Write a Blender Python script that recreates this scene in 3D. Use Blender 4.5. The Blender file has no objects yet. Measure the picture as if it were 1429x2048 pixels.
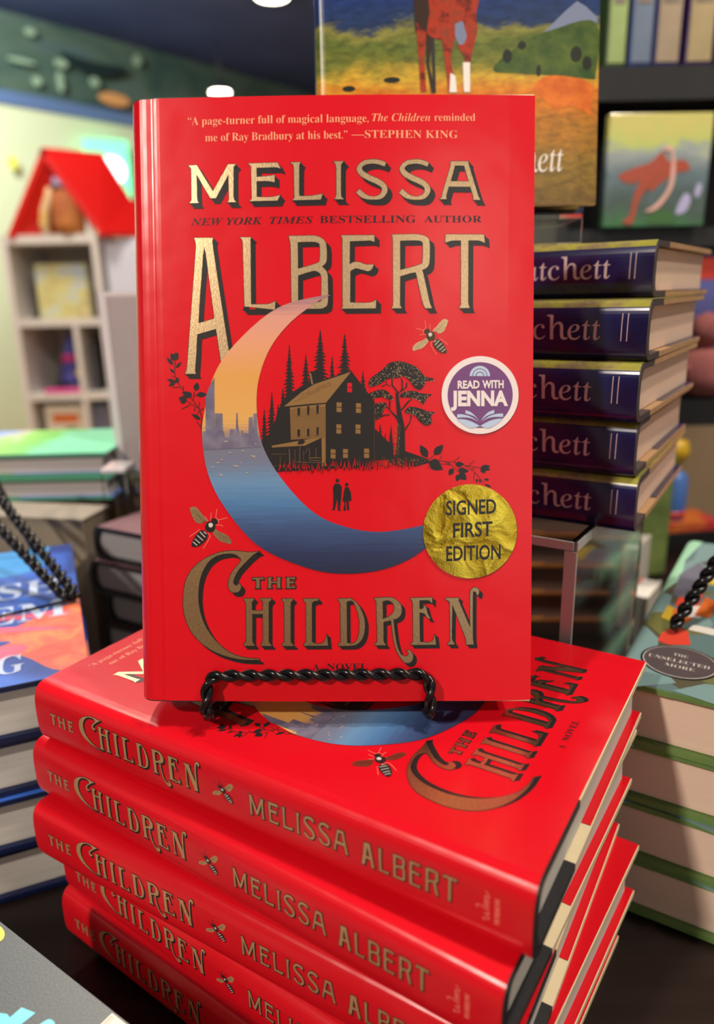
import bpy, bmesh, math, random
from mathutils import Vector, Matrix
from mathutils.geometry import tessellate_polygon

random.seed(7)
SC = bpy.context.scene
COL = SC.collection
MM = 0.001

# ------------------------------------------------------------------ camera, world, lamps, exposure
SC.view_settings.view_transform = 'Standard'
SC.view_settings.look = 'None'
SC.view_settings.gamma = 1.0
SC.view_settings.use_curve_mapping = False
SC.view_settings.exposure = -0.08
SC.cycles.max_bounces = 10
SC.cycles.transparent_max_bounces = 12
SC.cycles.use_denoising = True
SC.cycles.caustics_reflective = False
SC.cycles.caustics_refractive = False
SC.cycles.sample_clamp_indirect = 6.0

cam_d = bpy.data.cameras.new('camera')
cam = bpy.data.objects.new('camera', cam_d); COL.objects.link(cam)
cam_d.sensor_fit = 'HORIZONTAL'; cam_d.sensor_width = 36.0
cam_d.lens = 36.0 * 1457.76 / 1429.0
cam_d.clip_start = 0.01; cam_d.clip_end = 60
cam.matrix_world = Matrix(((0.999726, 0.023422, 0.0, 0.0),
                           (-0.006715, 0.286624, -0.95802, 0.0),
                           (-0.022438, 0.957757, 0.286703, 0.31713),
                           (0, 0, 0, 1)))
cam_d.dof.use_dof = True
cam_d.dof.focus_distance = 0.305
cam_d.dof.aperture_fstop = 8.0
SC.camera = cam

world = bpy.data.worlds.new('world'); SC.world = world; world.use_nodes = True
world.node_tree.nodes['Background'].inputs[0].default_value = (1.0, 0.93, 0.86, 1)
world.node_tree.nodes['Background'].inputs[1].default_value = 0.30

def lamp(name, loc, target, power, size, color, shape='DISK'):
    d = bpy.data.lights.new(name, 'AREA'); d.shape = shape; d.size = size; d.energy = power; d.color = color
    o = bpy.data.objects.new(name, d); COL.objects.link(o); o.location = loc
    o.rotation_euler = (Vector(target) - Vector(loc)).to_track_quat('-Z', 'Y').to_euler()
    return o
WARM = (1.0, 0.88, 0.74)
lamp('ceiling_spot_front', (-1.5, -1.35, 1.93), (0, 0.28, 0.2), 62, 0.14, WARM)
lamp('ceiling_spot_back', (-0.55, 1.75, 1.93), (0.05, 0.3, 0.15), 44, 0.13, WARM)
lamp('ceiling_spot_right', (0.95, -0.1, 1.93), (0.2, 0.45, 0.25), 15, 0.13, WARM)
lamp('foil_fill_right', (0.95, -2.3, 1.0), (0.1, 0.3, 0.3), 3.2, 1.1, (1.0, 0.96, 0.9), 'SQUARE')  # added unseen soft light, brightens the reflection in the gold sticker
lamp('foil_fill_behind', (0.55, -2.1, 1.75), (0.05, 0.3, 0.33), 3.6, 0.5, WARM, 'SQUARE')  # added unseen light, makes the right-hand gold letters shine
lamp('ceiling_spot_aisle', (-1.2, 2.3, 1.93), (-1.2, 3.1, 0.0), 40, 0.4, WARM)
lamp('ceiling_spot_wall', (-1.9, 3.3, 1.9), (-2.2, 5.0, 1.0), 85, 0.5, (0.85, 1.0, 0.85))
lamp('ceiling_spot_shelf', (0.55, 0.1, 1.9), (0.35, 0.9, 0.45), 20, 0.1, WARM)

# ------------------------------------------------------------------ materials
def mat(name, col, rough=0.5, metal=0.0, spec=0.5, emit=None, estr=1.0, trans=0.0, ior=1.5):
    m = bpy.data.materials.new(name); m.use_nodes = True
    b = m.node_tree.nodes['Principled BSDF']
    b.inputs['Base Color'].default_value = (*col, 1)
    b.inputs['Roughness'].default_value = rough
    b.inputs['Metallic'].default_value = metal
    b.inputs['Specular IOR Level'].default_value = spec
    b.inputs['IOR'].default_value = ior
    b.inputs['Transmission Weight'].default_value = trans
    if emit:
        b.inputs['Emission Color'].default_value = (*emit, 1); b.inputs['Emission Strength'].default_value = estr
    return m
def N(m, t): return m.node_tree.nodes.new(t)
def L(m, a, b): m.node_tree.links.new(a, b)
def BS(m): return m.node_tree.nodes['Principled BSDF']
def coords(m, kind='UV', scale=(1, 1, 1), rot=(0, 0, 0)):
    tc = N(m, 'ShaderNodeTexCoord'); mp = N(m, 'ShaderNodeMapping')
    mp.inputs['Scale'].default_value = scale; mp.inputs['Rotation'].default_value = rot
    L(m, tc.outputs[kind], mp.inputs[0]); return mp.outputs[0]
def noise(m, vec, scale, detail=3, rough=0.5, dist=0.0):
    n = N(m, 'ShaderNodeTexNoise'); n.inputs['Scale'].default_value = scale; n.inputs['Detail'].default_value = detail
    n.inputs['Roughness'].default_value = rough; n.inputs['Distortion'].default_value = dist
    L(m, vec, n.inputs['Vector']); return n
def ramp(m, fac, stops, interp='LINEAR'):
    r = N(m, 'ShaderNodeValToRGB'); r.color_ramp.interpolation = interp
    e = r.color_ramp.elements
    while len(e) < len(stops): e.new(0.5)
    for i, (p, c) in enumerate(stops): e[i].position = p; e[i].color = (*c, 1)
    L(m, fac, r.inputs[0]); return r.outputs[0]
def bump(m, fac, strength=0.2, dist=0.0002):
    b = N(m, 'ShaderNodeBump'); b.inputs['Strength'].default_value = strength; b.inputs['Distance'].default_value = dist
    L(m, fac, b.inputs['Height']); L(m, b.outputs[0], BS(m).inputs['Normal'])
def srgb(r, g, b): return tuple(((c / 255) / 12.92 if c / 255 <= 0.04045 else ((c / 255 + 0.055) / 1.055) ** 2.4) for c in (r, g, b))
def noisy(name, stops, scale, rough=0.5, kind='Object', detail=4, stretch=(1, 1, 1), bs=0.0, dist=0.0, metal=0.0, spec=0.5):
    m = mat(name, stops[0][1], rough, metal, spec)
    n = noise(m, coords(m, kind, stretch), scale, detail, 0.6, dist)
    L(m, ramp(m, n.outputs[0], stops), BS(m).inputs['Base Color'])
    if bs: bump(m, n.outputs[0], bs)
    return m

RED = mat('red_satin_jacket', (0.68, 0.005, 0.014), 0.25, spec=0.5)
_n = noise(RED, coords(RED, 'UV', (1, 1, 1)), 0.035, 2)
bump(RED, _n.outputs[0], 0.12, 0.004)
FOIL = mat('gold_foil', (0.62, 0.40, 0.19), 0.31, metal=1.0)
_n = noise(FOIL, coords(FOIL, 'UV', (1, 0.5, 1), (0, 0, 0.5)), 1.6, 4, 0.7)
L(FOIL, ramp(FOIL, _n.outputs[0], [(0.3, (0.58, 0.39, 0.21)), (0.7, (0.86, 0.64, 0.37))]), BS(FOIL).inputs['Base Color'])
bump(FOIL, _n.outputs[0], 0.2, 0.0003)
INK = mat('black_ink', (0.018, 0.016, 0.017), 0.3)
CREAMINK = mat('cream_ink', srgb(250, 170, 130), 0.35)
TAN = mat('tan_gold_ink', (0.36, 0.2, 0.075), 0.38, metal=0.6)
PINK = mat('pale_pink_ink', srgb(255, 150, 130), 0.35)
SILVER = mat('pale_silver_ink', srgb(205, 205, 195), 0.35)
SFOIL = mat('gold_spine_foil', (0.62, 0.36, 0.17), 0.35, metal=0.35)
REDINK = mat('red_ink', (0.66, 0.008, 0.018), 0.27)
MOON = mat('moon_painting', (0.5, 0.4, 0.3), 0.3)
_sx = N(MOON, 'ShaderNodeSeparateXYZ'); _tc = coords(MOON, 'UV'); L(MOON, _tc, _sx.inputs[0])
_ns = noise(MOON, coords(MOON, 'UV', (0.05, 1.1, 1)), 0.9, 3, 0.6)
_ma = N(MOON, 'ShaderNodeMath'); _ma.operation = 'MULTIPLY_ADD'; _ma.inputs[1].default_value = 9.0
L(MOON, _ns.outputs[0], _ma.inputs[0]); L(MOON, _sx.outputs[1], _ma.inputs[2])
_mr = N(MOON, 'ShaderNodeMapRange'); _mr.inputs[1].default_value = 54.0; _mr.inputs[2].default_value = 164.5
L(MOON, _ma.outputs[0], _mr.inputs[0])
L(MOON, ramp(MOON, _mr.outputs[0], [(0.0, srgb(40, 44, 66)), (0.09, srgb(46, 56, 92)), (0.2, srgb(66, 90, 135)), (0.27, srgb(80, 125, 175)),
    (0.35, srgb(105, 145, 185)), (0.42, srgb(115, 122, 145)), (0.5, srgb(122, 118, 138)), (0.56, srgb(222, 170, 95)), (0.72, srgb(222, 162, 85)),
    (0.84, srgb(228, 160, 125)), (0.93, srgb(220, 155, 140)), (1.0, srgb(150, 115, 125))]), BS(MOON).inputs['Base Color'])
CITY = noisy('city_haze_ink', [(0.35, srgb(95, 92, 118)), (0.65, srgb(128, 122, 142))], 0.12, 0.3, 'UV')
CITYL = mat('city_light_ink', srgb(190, 175, 160), 0.3)
CREAM = noisy('cream_board', [(0.3, srgb(222, 205, 165)), (0.7, srgb(232, 218, 182))], 60, 0.6)
CLOTH = noisy('black_spine_cloth', [(0.3, (0.008, 0.008, 0.01)), (0.7, (0.02, 0.02, 0.024))], 900, 0.5, bs=0.2)
def pages(name, c1, c2, lines=1500.0):
    m = mat(name, c1, 0.75, spec=0.2)
    n = noise(m, coords(m, 'Object', (4, 4, lines)), 1.0, 2)
    L(m, ramp(m, n.outputs[0], [(0.35, c1), (0.65, c2)]), BS(m).inputs['Base Color'])
    return m
PAGEW = pages('white_pages', srgb(210, 206, 198), srgb(222, 218, 210))
PAGEP = pages('cream_pages', srgb(230, 200, 178), srgb(236, 208, 188))
WIRE = mat('black_enamel_wire', (0.006, 0.006, 0.007), 0.2, spec=0.35)
ACRYL = mat('clear_acrylic', (0.97, 0.98, 0.98), 0.03, trans=1.0, ior=1.14)
ACRYLE = mat('frosted_acrylic_edge', (0.85, 0.86, 0.86), 0.35, trans=0.5, ior=1.4)

# ------------------------------------------------------------------ object helpers
def finish(o, kind=None, label=None, cat=None, group=None):
    if kind: o['kind'] = kind
    if label: o['label'] = label
    if cat: o['category'] = cat
    if group: o['group'] = group
    return o
def root(name, loc, rz=0.0, label=None, cat=None, group=None, mw=None):
    o = bpy.data.objects.new(name, None); COL.objects.link(o)
    o.empty_display_size = 0.02
    if mw is not None: o.matrix_world = mw
    else: o.location = Vector(loc) * MM; o.rotation_euler = (0, 0, rz)
    return finish(o, None, label, cat, group)
def mesh_obj(name, verts, faces, mats, parent=None, fm=None, smooth=False):
    me = bpy.data.meshes.new(name); me.from_pydata([tuple(c * MM for c in v) for v in verts], [], faces)
    for m in (mats if isinstance(mats, (list, tuple)) else [mats]): me.materials.append(m)
    if fm: me.polygons.foreach_set('material_index', fm)
    if smooth: me.polygons.foreach_set('use_smooth', [True] * len(me.polygons))
    me.update()
    o = bpy.data.objects.new(name, me); COL.objects.link(o)
    if parent: o.parent = parent
    return o
class MB:
    def __init__(s): s.v = []; s.f = []; s.m = []
    def box(s, x0, x1, y0, y1, z0, z1, m=0):
        i = len(s.v)
        s.v += [(x, y, z) for z in (z0, z1) for y in (y0, y1) for x in (x0, x1)]
        for f in ((0, 2, 3, 1), (4, 5, 7, 6), (0, 1, 5, 4), (2, 6, 7, 3), (0, 4, 6, 2), (1, 3, 7, 5)):
            s.f.append([i + k for k in f]); s.m.append(m)
        return s
    def prism(s, poly, y0, y1, m=0, axis='Y'):
        i = len(s.v); n = len(poly)
        for y in (y0, y1):
            for a, b in poly: s.v.append((a, y, b) if axis == 'Y' else ((a, b, y) if axis == 'Z' else (y, a, b)))
        for t in tessellate_polygon([[Vector((a, b, 0)) for a, b in poly]]):
            s.f.append([i + k for k in t]); s.m.append(m); s.f.append([i + n + k for k in reversed(t)]); s.m.append(m)
        for k in range(n):
            s.f.append([i + k, i + (k + 1) % n, i + n + (k + 1) % n, i + n + k]); s.m.append(m)
        return s
    def tube(s, pts, r, seg=8, m=0, caps=True):
        pts = [Vector(p) for p in pts]; rings = []; i0 = len(s.v); up = None
        for k, p in enumerate(pts):
            t = (pts[min(k + 1, len(pts) - 1)] - pts[max(k - 1, 0)]).normalized()
            if up is None:
                up = t.orthogonal().normalized()
            else:
                up = (up - t * up.dot(t)).normalized()
            w = t.cross(up); rr = r[k] if isinstance(r, (list, tuple)) else r
            for j in range(seg):
                a = 2 * math.pi * j / seg
                s.v.append(tuple(p + (up * math.cos(a) + w * math.sin(a)) * rr))
        for k in range(len(pts) - 1):
            for j in range(seg):
                a = i0 + k * seg + j; b = i0 + k * seg + (j + 1) % seg
                s.f.append([a, b, b + seg, a + seg]); s.m.append(m)
        if caps:
            s.f.append([i0 + j for j in reversed(range(seg))]); s.m.append(m)
            s.f.append([i0 + (len(pts) - 1) * seg + j for j in range(seg)]); s.m.append(m)
        return s
    def lathe(s, prof, seg=24, c=(0, 0, 0), m=0):
        i0 = len(s.v)
        for r, z in prof:
            for j in range(seg):
                a = 2 * math.pi * j / seg; s.v.append((c[0] + r * math.cos(a), c[1] + r * math.sin(a), c[2] + z))
        for k in range(len(prof) - 1):
            for j in range(seg):
                a = i0 + k * seg + j; b = i0 + k * seg + (j + 1) % seg
                s.f.append([a, b, b + seg, a + seg]); s.m.append(m)
        return s
    def build(s, name, mats, parent=None, smooth=False, bev=0.0):
        o = mesh_obj(name, s.v, s.f, mats, parent, s.m, smooth)
        if bev:
            b = o.modifiers.new('bevel', 'BEVEL'); b.width = bev * MM; b.segments = 2; b.limit_method = 'ANGLE'
        return o

def twist_path(pts, r=1.25, pitch=15.0, strand_r=1.35, seg=8, mb=None, phase=0.0):
    # two wires wound round a polyline
    P = [Vector(p) for p in pts]
    dense = []
    for a, b in zip(P[:-1], P[1:]):
        n = max(2, int((b - a).length / 1.1))
        for k in range(n): dense.append(a.lerp(b, k / n))
    dense.append(P[-1])
    for _ in range(3):
        dense = [dense[0]] + [(dense[i - 1] + dense[i] * 2 + dense[i + 1]) / 4 for i in range(1, len(dense) - 1)] + [dense[-1]]
    mb = mb or MB()
    up = None; frames = []; dist = 0
    for k, p in enumerate(dense):
        t = (dense[min(k + 1, len(dense) - 1)] - dense[max(k - 1, 0)]).normalized()
        up = t.orthogonal().normalized() if up is None else (up - t * up.dot(t)).normalized()
        if k: dist += (p - dense[k - 1]).length
        frames.append((p, up.copy(), t.cross(up), dist))
    for h in (0, math.pi):
        mb.tube([p + (u * math.cos(2 * math.pi * d / pitch + h + phase) + w * math.sin(2 * math.pi * d / pitch + h + phase)) * r for p, u, w, d in frames], strand_r, seg)
    return mb

# ------------------------------------------------------------------ flat print: polygons laid out in sheet millimetres
Hm = [0.1920754, -0.0038409717, -47.051979, -0.00031638172, -0.19432958, 272.83431, 5.9526629e-06, -3.3569287e-05]
def cv(x, y):      # layout frame of the traced artwork -> millimetres on the front cover
    w = Hm[6] * x + Hm[7] * y + 1
    return ((Hm[0] * x + Hm[1] * y + Hm[2]) / w, (Hm[3] * x + Hm[4] * y + Hm[5]) / w)
def smooth_run(p):
    out = []
    n = len(p)
    for i in range(n - 1):
        p0 = p[max(i - 1, 0)]; p1 = p[i]; p2 = p[i + 1]; p3 = p[min(i + 2, n - 1)]
        for k in range(5):
            t = k / 5
            out.append(tuple(0.5 * ((2 * p1[j]) + (-p0[j] + p2[j]) * t + (2 * p0[j] - 5 * p1[j] + 4 * p2[j] - p3[j]) * t * t + (-p0[j] + 3 * p1[j] - 3 * p2[j] + p3[j]) * t ** 3) for j in (0, 1)))
    return out
def path(s):
    res = []
    for part in s.split('|'):
        tok = []
        for w in part.split():
            cur = w[0] == '~'
            a, b = w.lstrip('~').split(','); tok.append((float(a), float(b), cur))
        n = len(tok)
        if all(t[2] for t in tok):
            p = [t[:2] for t in tok]; p = p[-2:] + p + p[:3]
            o = smooth_run(p); o = o[10:10 + 5 * n]; res.append(o); continue
        k0 = next(i for i, t in enumerate(tok) if not t[2])
        tok = tok[k0:] + tok[:k0] + [tok[k0]]
        o = []; i = 0
        while i < n:
            j = i + 1
            while tok[j][2]: j += 1
            if j == i + 1: o.append(tok[i][:2])
            else: o += smooth_run([t[:2] for t in tok[i:j + 1]])
            i = j
        res.append(o)
    return res
def tf(cs, ox, oy, k, f=None):
    return [[(f or cv)(ox + x * k, oy + y * k) for x, y in c] for c in cs]

class Print:
    def __init__(s): s.items = []; s.mats = []
    def mi(s, m):
        if m not in s.mats: s.mats.append(m)
        return s.mats.index(m)
    def poly(s, contours, m, lay):
        s.items.append((contours, s.mi(m), lay))
    def shadowed(s, contours, vec, gold, ink, stroke=0.28, lay=1):
        mi = s.mi(ink)
        for c in contours:
            n = len(c)
            for i in range(n):
                a = Vector(c[i]); b = Vector(c[(i + 1) % n]); d = b - a
                if d.length < 1e-6: continue
                d.normalize(); q = Vector((-d.y, d.x)) * stroke; e = d * stroke * 0.9
                s.items.append(([[tuple(a - e + q), tuple(b + e + q), tuple(b + e - q), tuple(a - e - q)]], mi, lay))
                if vec != (0, 0):
                    v = Vector(vec)
                    s.items.append(([[tuple(a), tuple(b), tuple(b + v), tuple(a + v)]], mi, lay))
                    a2 = a + v; b2 = b + v
                    s.items.append(([[tuple(a2 - e + q * .6), tuple(b2 + e + q * .6), tuple(b2 + e - q * .6), tuple(a2 - e - q * .6)]], mi, lay))
        s.poly(contours, gold, lay + 1)
    def line(s, pts, w, m, lay):
        for a, b in zip(pts[:-1], pts[1:]):
            a = Vector(a); b = Vector(b); d = b - a
            if d.length < 1e-6: continue
            q = Vector((-d.y, d.x)).normalized() * w / 2
            s.poly([[tuple(a + q), tuple(b + q), tuple(b - q), tuple(a - q)]], m, lay)
    def circle(s, c, r, m, lay, r2=None, n=48):
        r2 = r2 or r
        s.poly([[(c[0] + r * math.cos(2 * math.pi * k / n), c[1] + r2 * math.sin(2 * math.pi * k / n)) for k in range(n)]], m, lay)
    def leaf(s, a, b, w, m, lay):
        a = Vector(a); b = Vector(b); d = b - a; q = Vector((-d.y, d.x)).normalized() * w
        pr = [(0, 0), (.15, .6), (.35, 1), (.6, .9), (.85, .4), (1, 0), (.85, -.4), (.6, -.9), (.35, -1), (.15, -.6)]
        s.poly([[tuple(a + d * t + q * u) for t, u in pr]], m, lay)
    def text(s, string, x0, x1, y0, y1, m, lay, offset=0.0, slope=0.0, shear=0.0, f=None, fn=None):
        # string set between x0..x1 and y0 (base)..y1 (cap height); f maps layout units to mm
        V, F, bb = text_mesh(string, offset)
        cap = bb[3] if fn is None else fn
        for tri in F:
            pts = []
            for k in tri:
                u = (V[k][0] - bb[0]) / (bb[1] - bb[0]); v = V[k][1] / cap
                x = x0 + (x1 - x0) * u + shear * v; y = y0 + (y1 - y0) * v + slope * u
                pts.append((f or (lambda a, b: (a, b)))(x, y))
            s.poly([pts], m, lay)
_tc_cache = {}
def text_mesh(string, offset=0.0):
    key = (string, offset)
    if key in _tc_cache: return _tc_cache[key]
    c = bpy.data.curves.new('lettering', 'FONT'); c.body = string; c.offset = offset; c.resolution_u = 3; c.fill_mode = 'FRONT' if hasattr(c, 'fill_mode') else c.fill_mode
    o = bpy.data.objects.new('lettering', c); COL.objects.link(o)
    dg = bpy.context.evaluated_depsgraph_get(); dg.update()
    me = bpy.data.meshes.new_from_object(o.evaluated_get(dg))
    me.calc_loop_triangles()
    V = [(v.co.x, v.co.y) for v in me.vertices]; F = [tuple(t.vertices) for t in me.loop_triangles]
    bb = (min(v[0] for v in V), max(v[0] for v in V), min(v[1] for v in V), max(v[1] for v in V))
    bpy.data.objects.remove(o); bpy.data.curves.remove(c); bpy.data.meshes.remove(me)
    _tc_cache[key] = (V, F, bb); return V, F, bb
def mb_(s, base_up=0x1D400, base_lo=0x1D41A):      # bold book-face letters
    return ''.join(chr(base_up + ord(c) - 65) if 'A' <= c <= 'Z' else (chr(base_lo + ord(c) - 97) if 'a' <= c <= 'z' else c) for c in s)
def mi_(s): return mb_(s, 0x1D468, 0x1D482)        # bold slanted
def ml_(s): return mb_(s, 0x1D434, 0x1D44E).replace(chr(0x1D455), '\u210E')

def sheet(name, pr, mapf, s_range, t_range, cuts, base_fn, parent, layh=0.07, tcuts=()):
    # one mesh: base sheet plus printed areas, cut along s so it can follow the bend of the jacket
    bm = bmesh.new()
    def quad(s0, s1, mi):
        f = bm.faces.new([bm.verts.new((a, b, 0)) for a, b in ((s0, t_range[0]), (s1, t_range[0]), (s1, t_range[1]), (s0, t_range[1]))]); f.material_index = mi
    cs = sorted(set([s_range[0], s_range[1]] + [c for c in cuts if s_range[0] < c < s_range[1]]))
    pm = list(pr.mats)
    bmats = []
    for a, b in zip(cs[:-1], cs[1:]):
        m = base_fn((a + b) / 2)
        if m not in pm: pm.append(m)
        quad(a, b, pm.index(m))
    for ii, (cont, mi, lay) in enumerate(pr.items):
        vv = [v for c in cont for v in c]
        if len(cont) == 1 and len(vv) <= 4:
            tris = [tuple(range(len(vv)))] if len(vv) == 3 else None
            if tris is None:
                tris = [(0, 1, 2), (0, 2, 3)] if len(vv) == 4 else None
            if tris is None: continue
            if len(vv) == 4: pass
        else:
            tris = tessellate_polygon([[Vector((x, y, 0)) for x, y in c] for c in cont])
        bv = [bm.verts.new((x, y, lay * layh + (ii % 15) * .0042)) for x, y in vv]
        for t in tris:
            a, b, c = (vv[k] for k in t)
            ar = (b[0] - a[0]) * (c[1] - a[1]) - (b[1] - a[1]) * (c[0] - a[0])
            if abs(ar) < 1e-7: continue
            try:
                f = bm.faces.new([bv[k] for k in (t if ar > 0 else t[::-1])]); f.material_index = mi
            except ValueError: pass
    for c in cs[1:-1]:
        bmesh.ops.bisect_plane(bm, geom=bm.verts[:] + bm.edges[:] + bm.faces[:], dist=1e-5, plane_co=(c, 0, 0), plane_no=(1, 0, 0))
    bmesh.ops.delete(bm, geom=[v for v in bm.verts if not v.link_faces], context='VERTS')
    uv = bm.loops.layers.uv.new('flat')
    for f in bm.faces:
        f.smooth = True
        for l in f.loops: l[uv].uv = (l.vert.co.x, l.vert.co.y)
    for v in bm.verts:
        v.co = Vector(mapf(v.co.x, v.co.y, v.co.z)) * MM
    bmesh.ops.recalc_face_normals
    me = bpy.data.meshes.new(name); bm.to_mesh(me); bm.free()
    for m in pm: me.materials.append(m)
    o = bpy.data.objects.new(name, me); COL.objects.link(o)
    if parent: o.parent = parent
    return o

# ------------------------------------------------------------------ hardcover book
def jacket_profile(W, T, J=9.0, bulge=9.0, bow=0.0, flap=90.0, ex=0.62, dip=0.0):
    P = []
    n = 12
    P.append((W - flap, T - 3.25)); P.append((W - 3, T - 3.2)); P.append((W - 0.4, T - 3.1)); P.append((W + 0.25, T - 1.6)); P.append((W, T - 0.25))
    for X in [W - 0.8 - (W - 0.8 - J) * k / 16 for k in range(1, 16)] + [J + 5, J + 3.4, J + 2.2, J + 1.2, J + .5, J]:
        P.append((X, T + bow * math.sin(math.pi * (X - J) / (W - J)) - dip * math.exp(-((X - J) / 1.5) ** 2)))
    i_top = len(P) - 1
    for k in range(1, 24):
        a = math.pi / 2 - math.pi * k / 24
        e2 = ex if k < 12 else 0.62
        P.append((J - bulge * abs(math.cos(a)) ** e2, T / 2 + T / 2 * math.copysign(abs(math.sin(a)) ** e2, math.sin(a)) - (dip * math.exp(-((k - 1) / 1.6) ** 2) if dip else 0)))
    for k in range(0, 5): P.append((J + (W - 0.8 - J) * k / 4, 0.0))
    P.append((W, 0.25)); P.append((W + 0.25, 1.6)); P.append((W - 0.4, 3.1)); P.append((W - 3, 3.2)); P.append((W - flap, 3.25))
    S = [0.0]
    for a, b in zip(P[:-1], P[1:]): S.append(S[-1] + math.hypot(a[0] - b[0], a[1] - b[1]))
    s0 = S[i_top]
    S = [J - (s - s0) for s in S]      # s = X on the front cover, falls through the spine to the back
    return P, S
def jacket_map(P, S, H):
    Nn = []
    for i in range(len(P)):
        a = P[max(i - 1, 0)]; b = P[min(i + 1, len(P) - 1)]
        d = Vector((b[0] - a[0], b[1] - a[1])); d.normalize(); Nn.append((d.y, -d.x))
    Sr = S
    def f(s, t, h):
        lo, hi = 0, len(Sr) - 1
        if s >= Sr[0]: i, u = 0, 0.0
        elif s <= Sr[-1]: i, u = len(Sr) - 2, 1.0
        else:
            while hi - lo > 1:
                mid = (lo + hi) // 2
                if Sr[mid] >= s: lo = mid
                else: hi = mid
            i = lo; u = (Sr[i] - s) / max(1e-9, Sr[i] - Sr[i + 1])
        x = P[i][0] + (P[i + 1][0] - P[i][0]) * u; z = P[i][1] + (P[i + 1][1] - P[i][1]) * u
        nx = Nn[i][0] + (Nn[i + 1][0] - Nn[i][0]) * u; nz = Nn[i][1] + (Nn[i + 1][1] - Nn[i][1]) * u
        return (x - nx * h, t, z - nz * h)
    # the outward side: above the front cover
    x, _, z = f(80, 0, 1.0)
    if z < f(80, 0, 0.0)[2]:
        g = f
        return lambda s, t, h: g(s, t, -h)
    return f
def book_body(r, W, H, T, board, cloth, page, rec=4.0, cloth_w=46.0, prof=None):
    m = MB(); m.box(16.0, W - 0.45, 0.05, H - 0.05, T - 2.95, T - 0.3); m.build('front_board', board, r)
    m = MB(); m.box(16.0, W - 0.45, 0.05, H - 0.05, 0.3, 2.95); m.build('back_board', board, r)
    # page block, rounded at the spine and slightly hollow at the fore-edge
    z0, z1 = 3.5, T - 3.5; poly = []
    for k in range(9):
        a = -math.pi / 2 + math.pi * k / 8; poly.append((9.0 - 5.5 * math.cos(a), (z0 + z1) / 2 + (z1 - z0) / 2 * math.sin(a)))
    for k in range(7):
        u = k / 6; poly.append((W - 3.6 - 1.6 * math.sin(math.pi * u), z1 + (z0 - z1) * u))
    MB().prism(poly, rec, H - rec).build('page_block', page, r)
    # cloth wrapping spine and the inner third of both boards
    o = []
    zt = T - 0.18; zi = T - 3.2
    o.append((cloth_w, zt))
    i0 = min(i for i, q in enumerate(prof) if q[0] < 20 and q[1] > T / 2); i1 = max(i for i, q in enumerate(prof) if q[0] < 10.5 and q[1] < T / 2)
    for i in range(i0, i1 + 1):
        d = Vector((prof[i + 1][0] - prof[i - 1][0], prof[i + 1][1] - prof[i - 1][1])).normalized()
        o.append((prof[i][0] - d.y * .3, prof[i][1] + d.x * .3 if True else 0))
    o.append((cloth_w, 0.18)); o.append((cloth_w, 3.2)); 
    for k in range(13):
        a = -math.pi / 2 + math.pi * k / 12
        o.append((9.4 - 5.6 * abs(math.cos(a)) ** 0.8, T / 2 + (T / 2 - 3.0) * math.copysign(abs(math.sin(a)) ** 0.8, math.sin(a))))
    o.append((cloth_w, zi))
    MB().prism(o, 0.0, H).build('spine_cloth', cloth, r)

def plain_print(): return Print()
def copy_book(src, loc=None, rz=None, label=None, mw=None):
    r = src.copy(); COL.objects.link(r)
    if mw is not None: r.matrix_world = mw
    else: r.location = Vector(loc) * MM; r.rotation_euler = (0, 0, rz)
    if label: r['label'] = label
    for ch in list(src.children):
        c = ch.copy(); COL.objects.link(c); c.parent = r
        for g in list(ch.children):
            d = g.copy(); COL.objects.link(d); d.parent = c
    return r
# ------------------------------------------------------------------ cover art of the red novel
F_M1 = (370, 310, .20994); F_M2 = (660, 310, .22393); F_A1 = (365, 465, .14652); F_A2 = (560, 460, .15395); F_A3 = (770, 460, .15395)
F_C1 = (360, 1090, .13996); F_C2 = (480, 1140, .18195); F_C3 = (730, 1160, .17495)
S_GL = '505,82 ~450,62 ~390,55 ~300,70 ~245,130 ~265,190 ~330,235 ~420,275 ~465,310 ~455,360 ~400,385 ~330,370 268,318 238,352 ~300,400 ~390,413 ~470,400 ~515,340 ~505,285 ~450,235 ~370,200 ~310,165 ~288,135 ~315,105 ~380,92 ~440,100 490,118'
MELISSA = [
 (F_M1, '38,108 118,104 275,355 418,100 495,98 ~478,118 ~470,150 470,400 ~478,440 500,458 412,460 ~425,440 ~428,400 422,195 302,420 250,420 116,188 122,410 ~128,445 140,462 50,464 ~68,440 ~70,400 68,170 ~62,130'),
 (F_M1, '608,95 890,88 918,145 ~870,132 ~800,134 690,135 690,222 ~800,215 862,205 862,275 ~800,262 690,263 692,412 ~830,415 915,395 890,448 625,452 ~643,430 ~645,400 640,160 ~636,120'),
 (F_M1, '1012,88 1108,84 ~1098,110 ~1095,150 1095,405 ~1200,405 1318,385 1300,440 1030,446 ~1048,425 ~1050,390 1045,160 ~1040,115'),
 (F_M2, '35,75 130,72 ~110,95 ~103,130 103,360 ~108,390 130,410 45,410 ~60,385 ~63,340 62,140 ~55,100'),
 (F_M2, S_GL),
 ((F_M2[0] + 85.3, F_M2[1] - .3, F_M2[2]), S_GL),
 (F_M2, '1082,68 1240,66 ~1240,90 1325,370 1345,408 1280,408 1283,380 1255,292 1062,292 1040,370 ~1040,390 1045,405 978,405 ~1000,385 1010,340 1078,110|1118,105 1200,105 1240,245 1080,245')]
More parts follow.
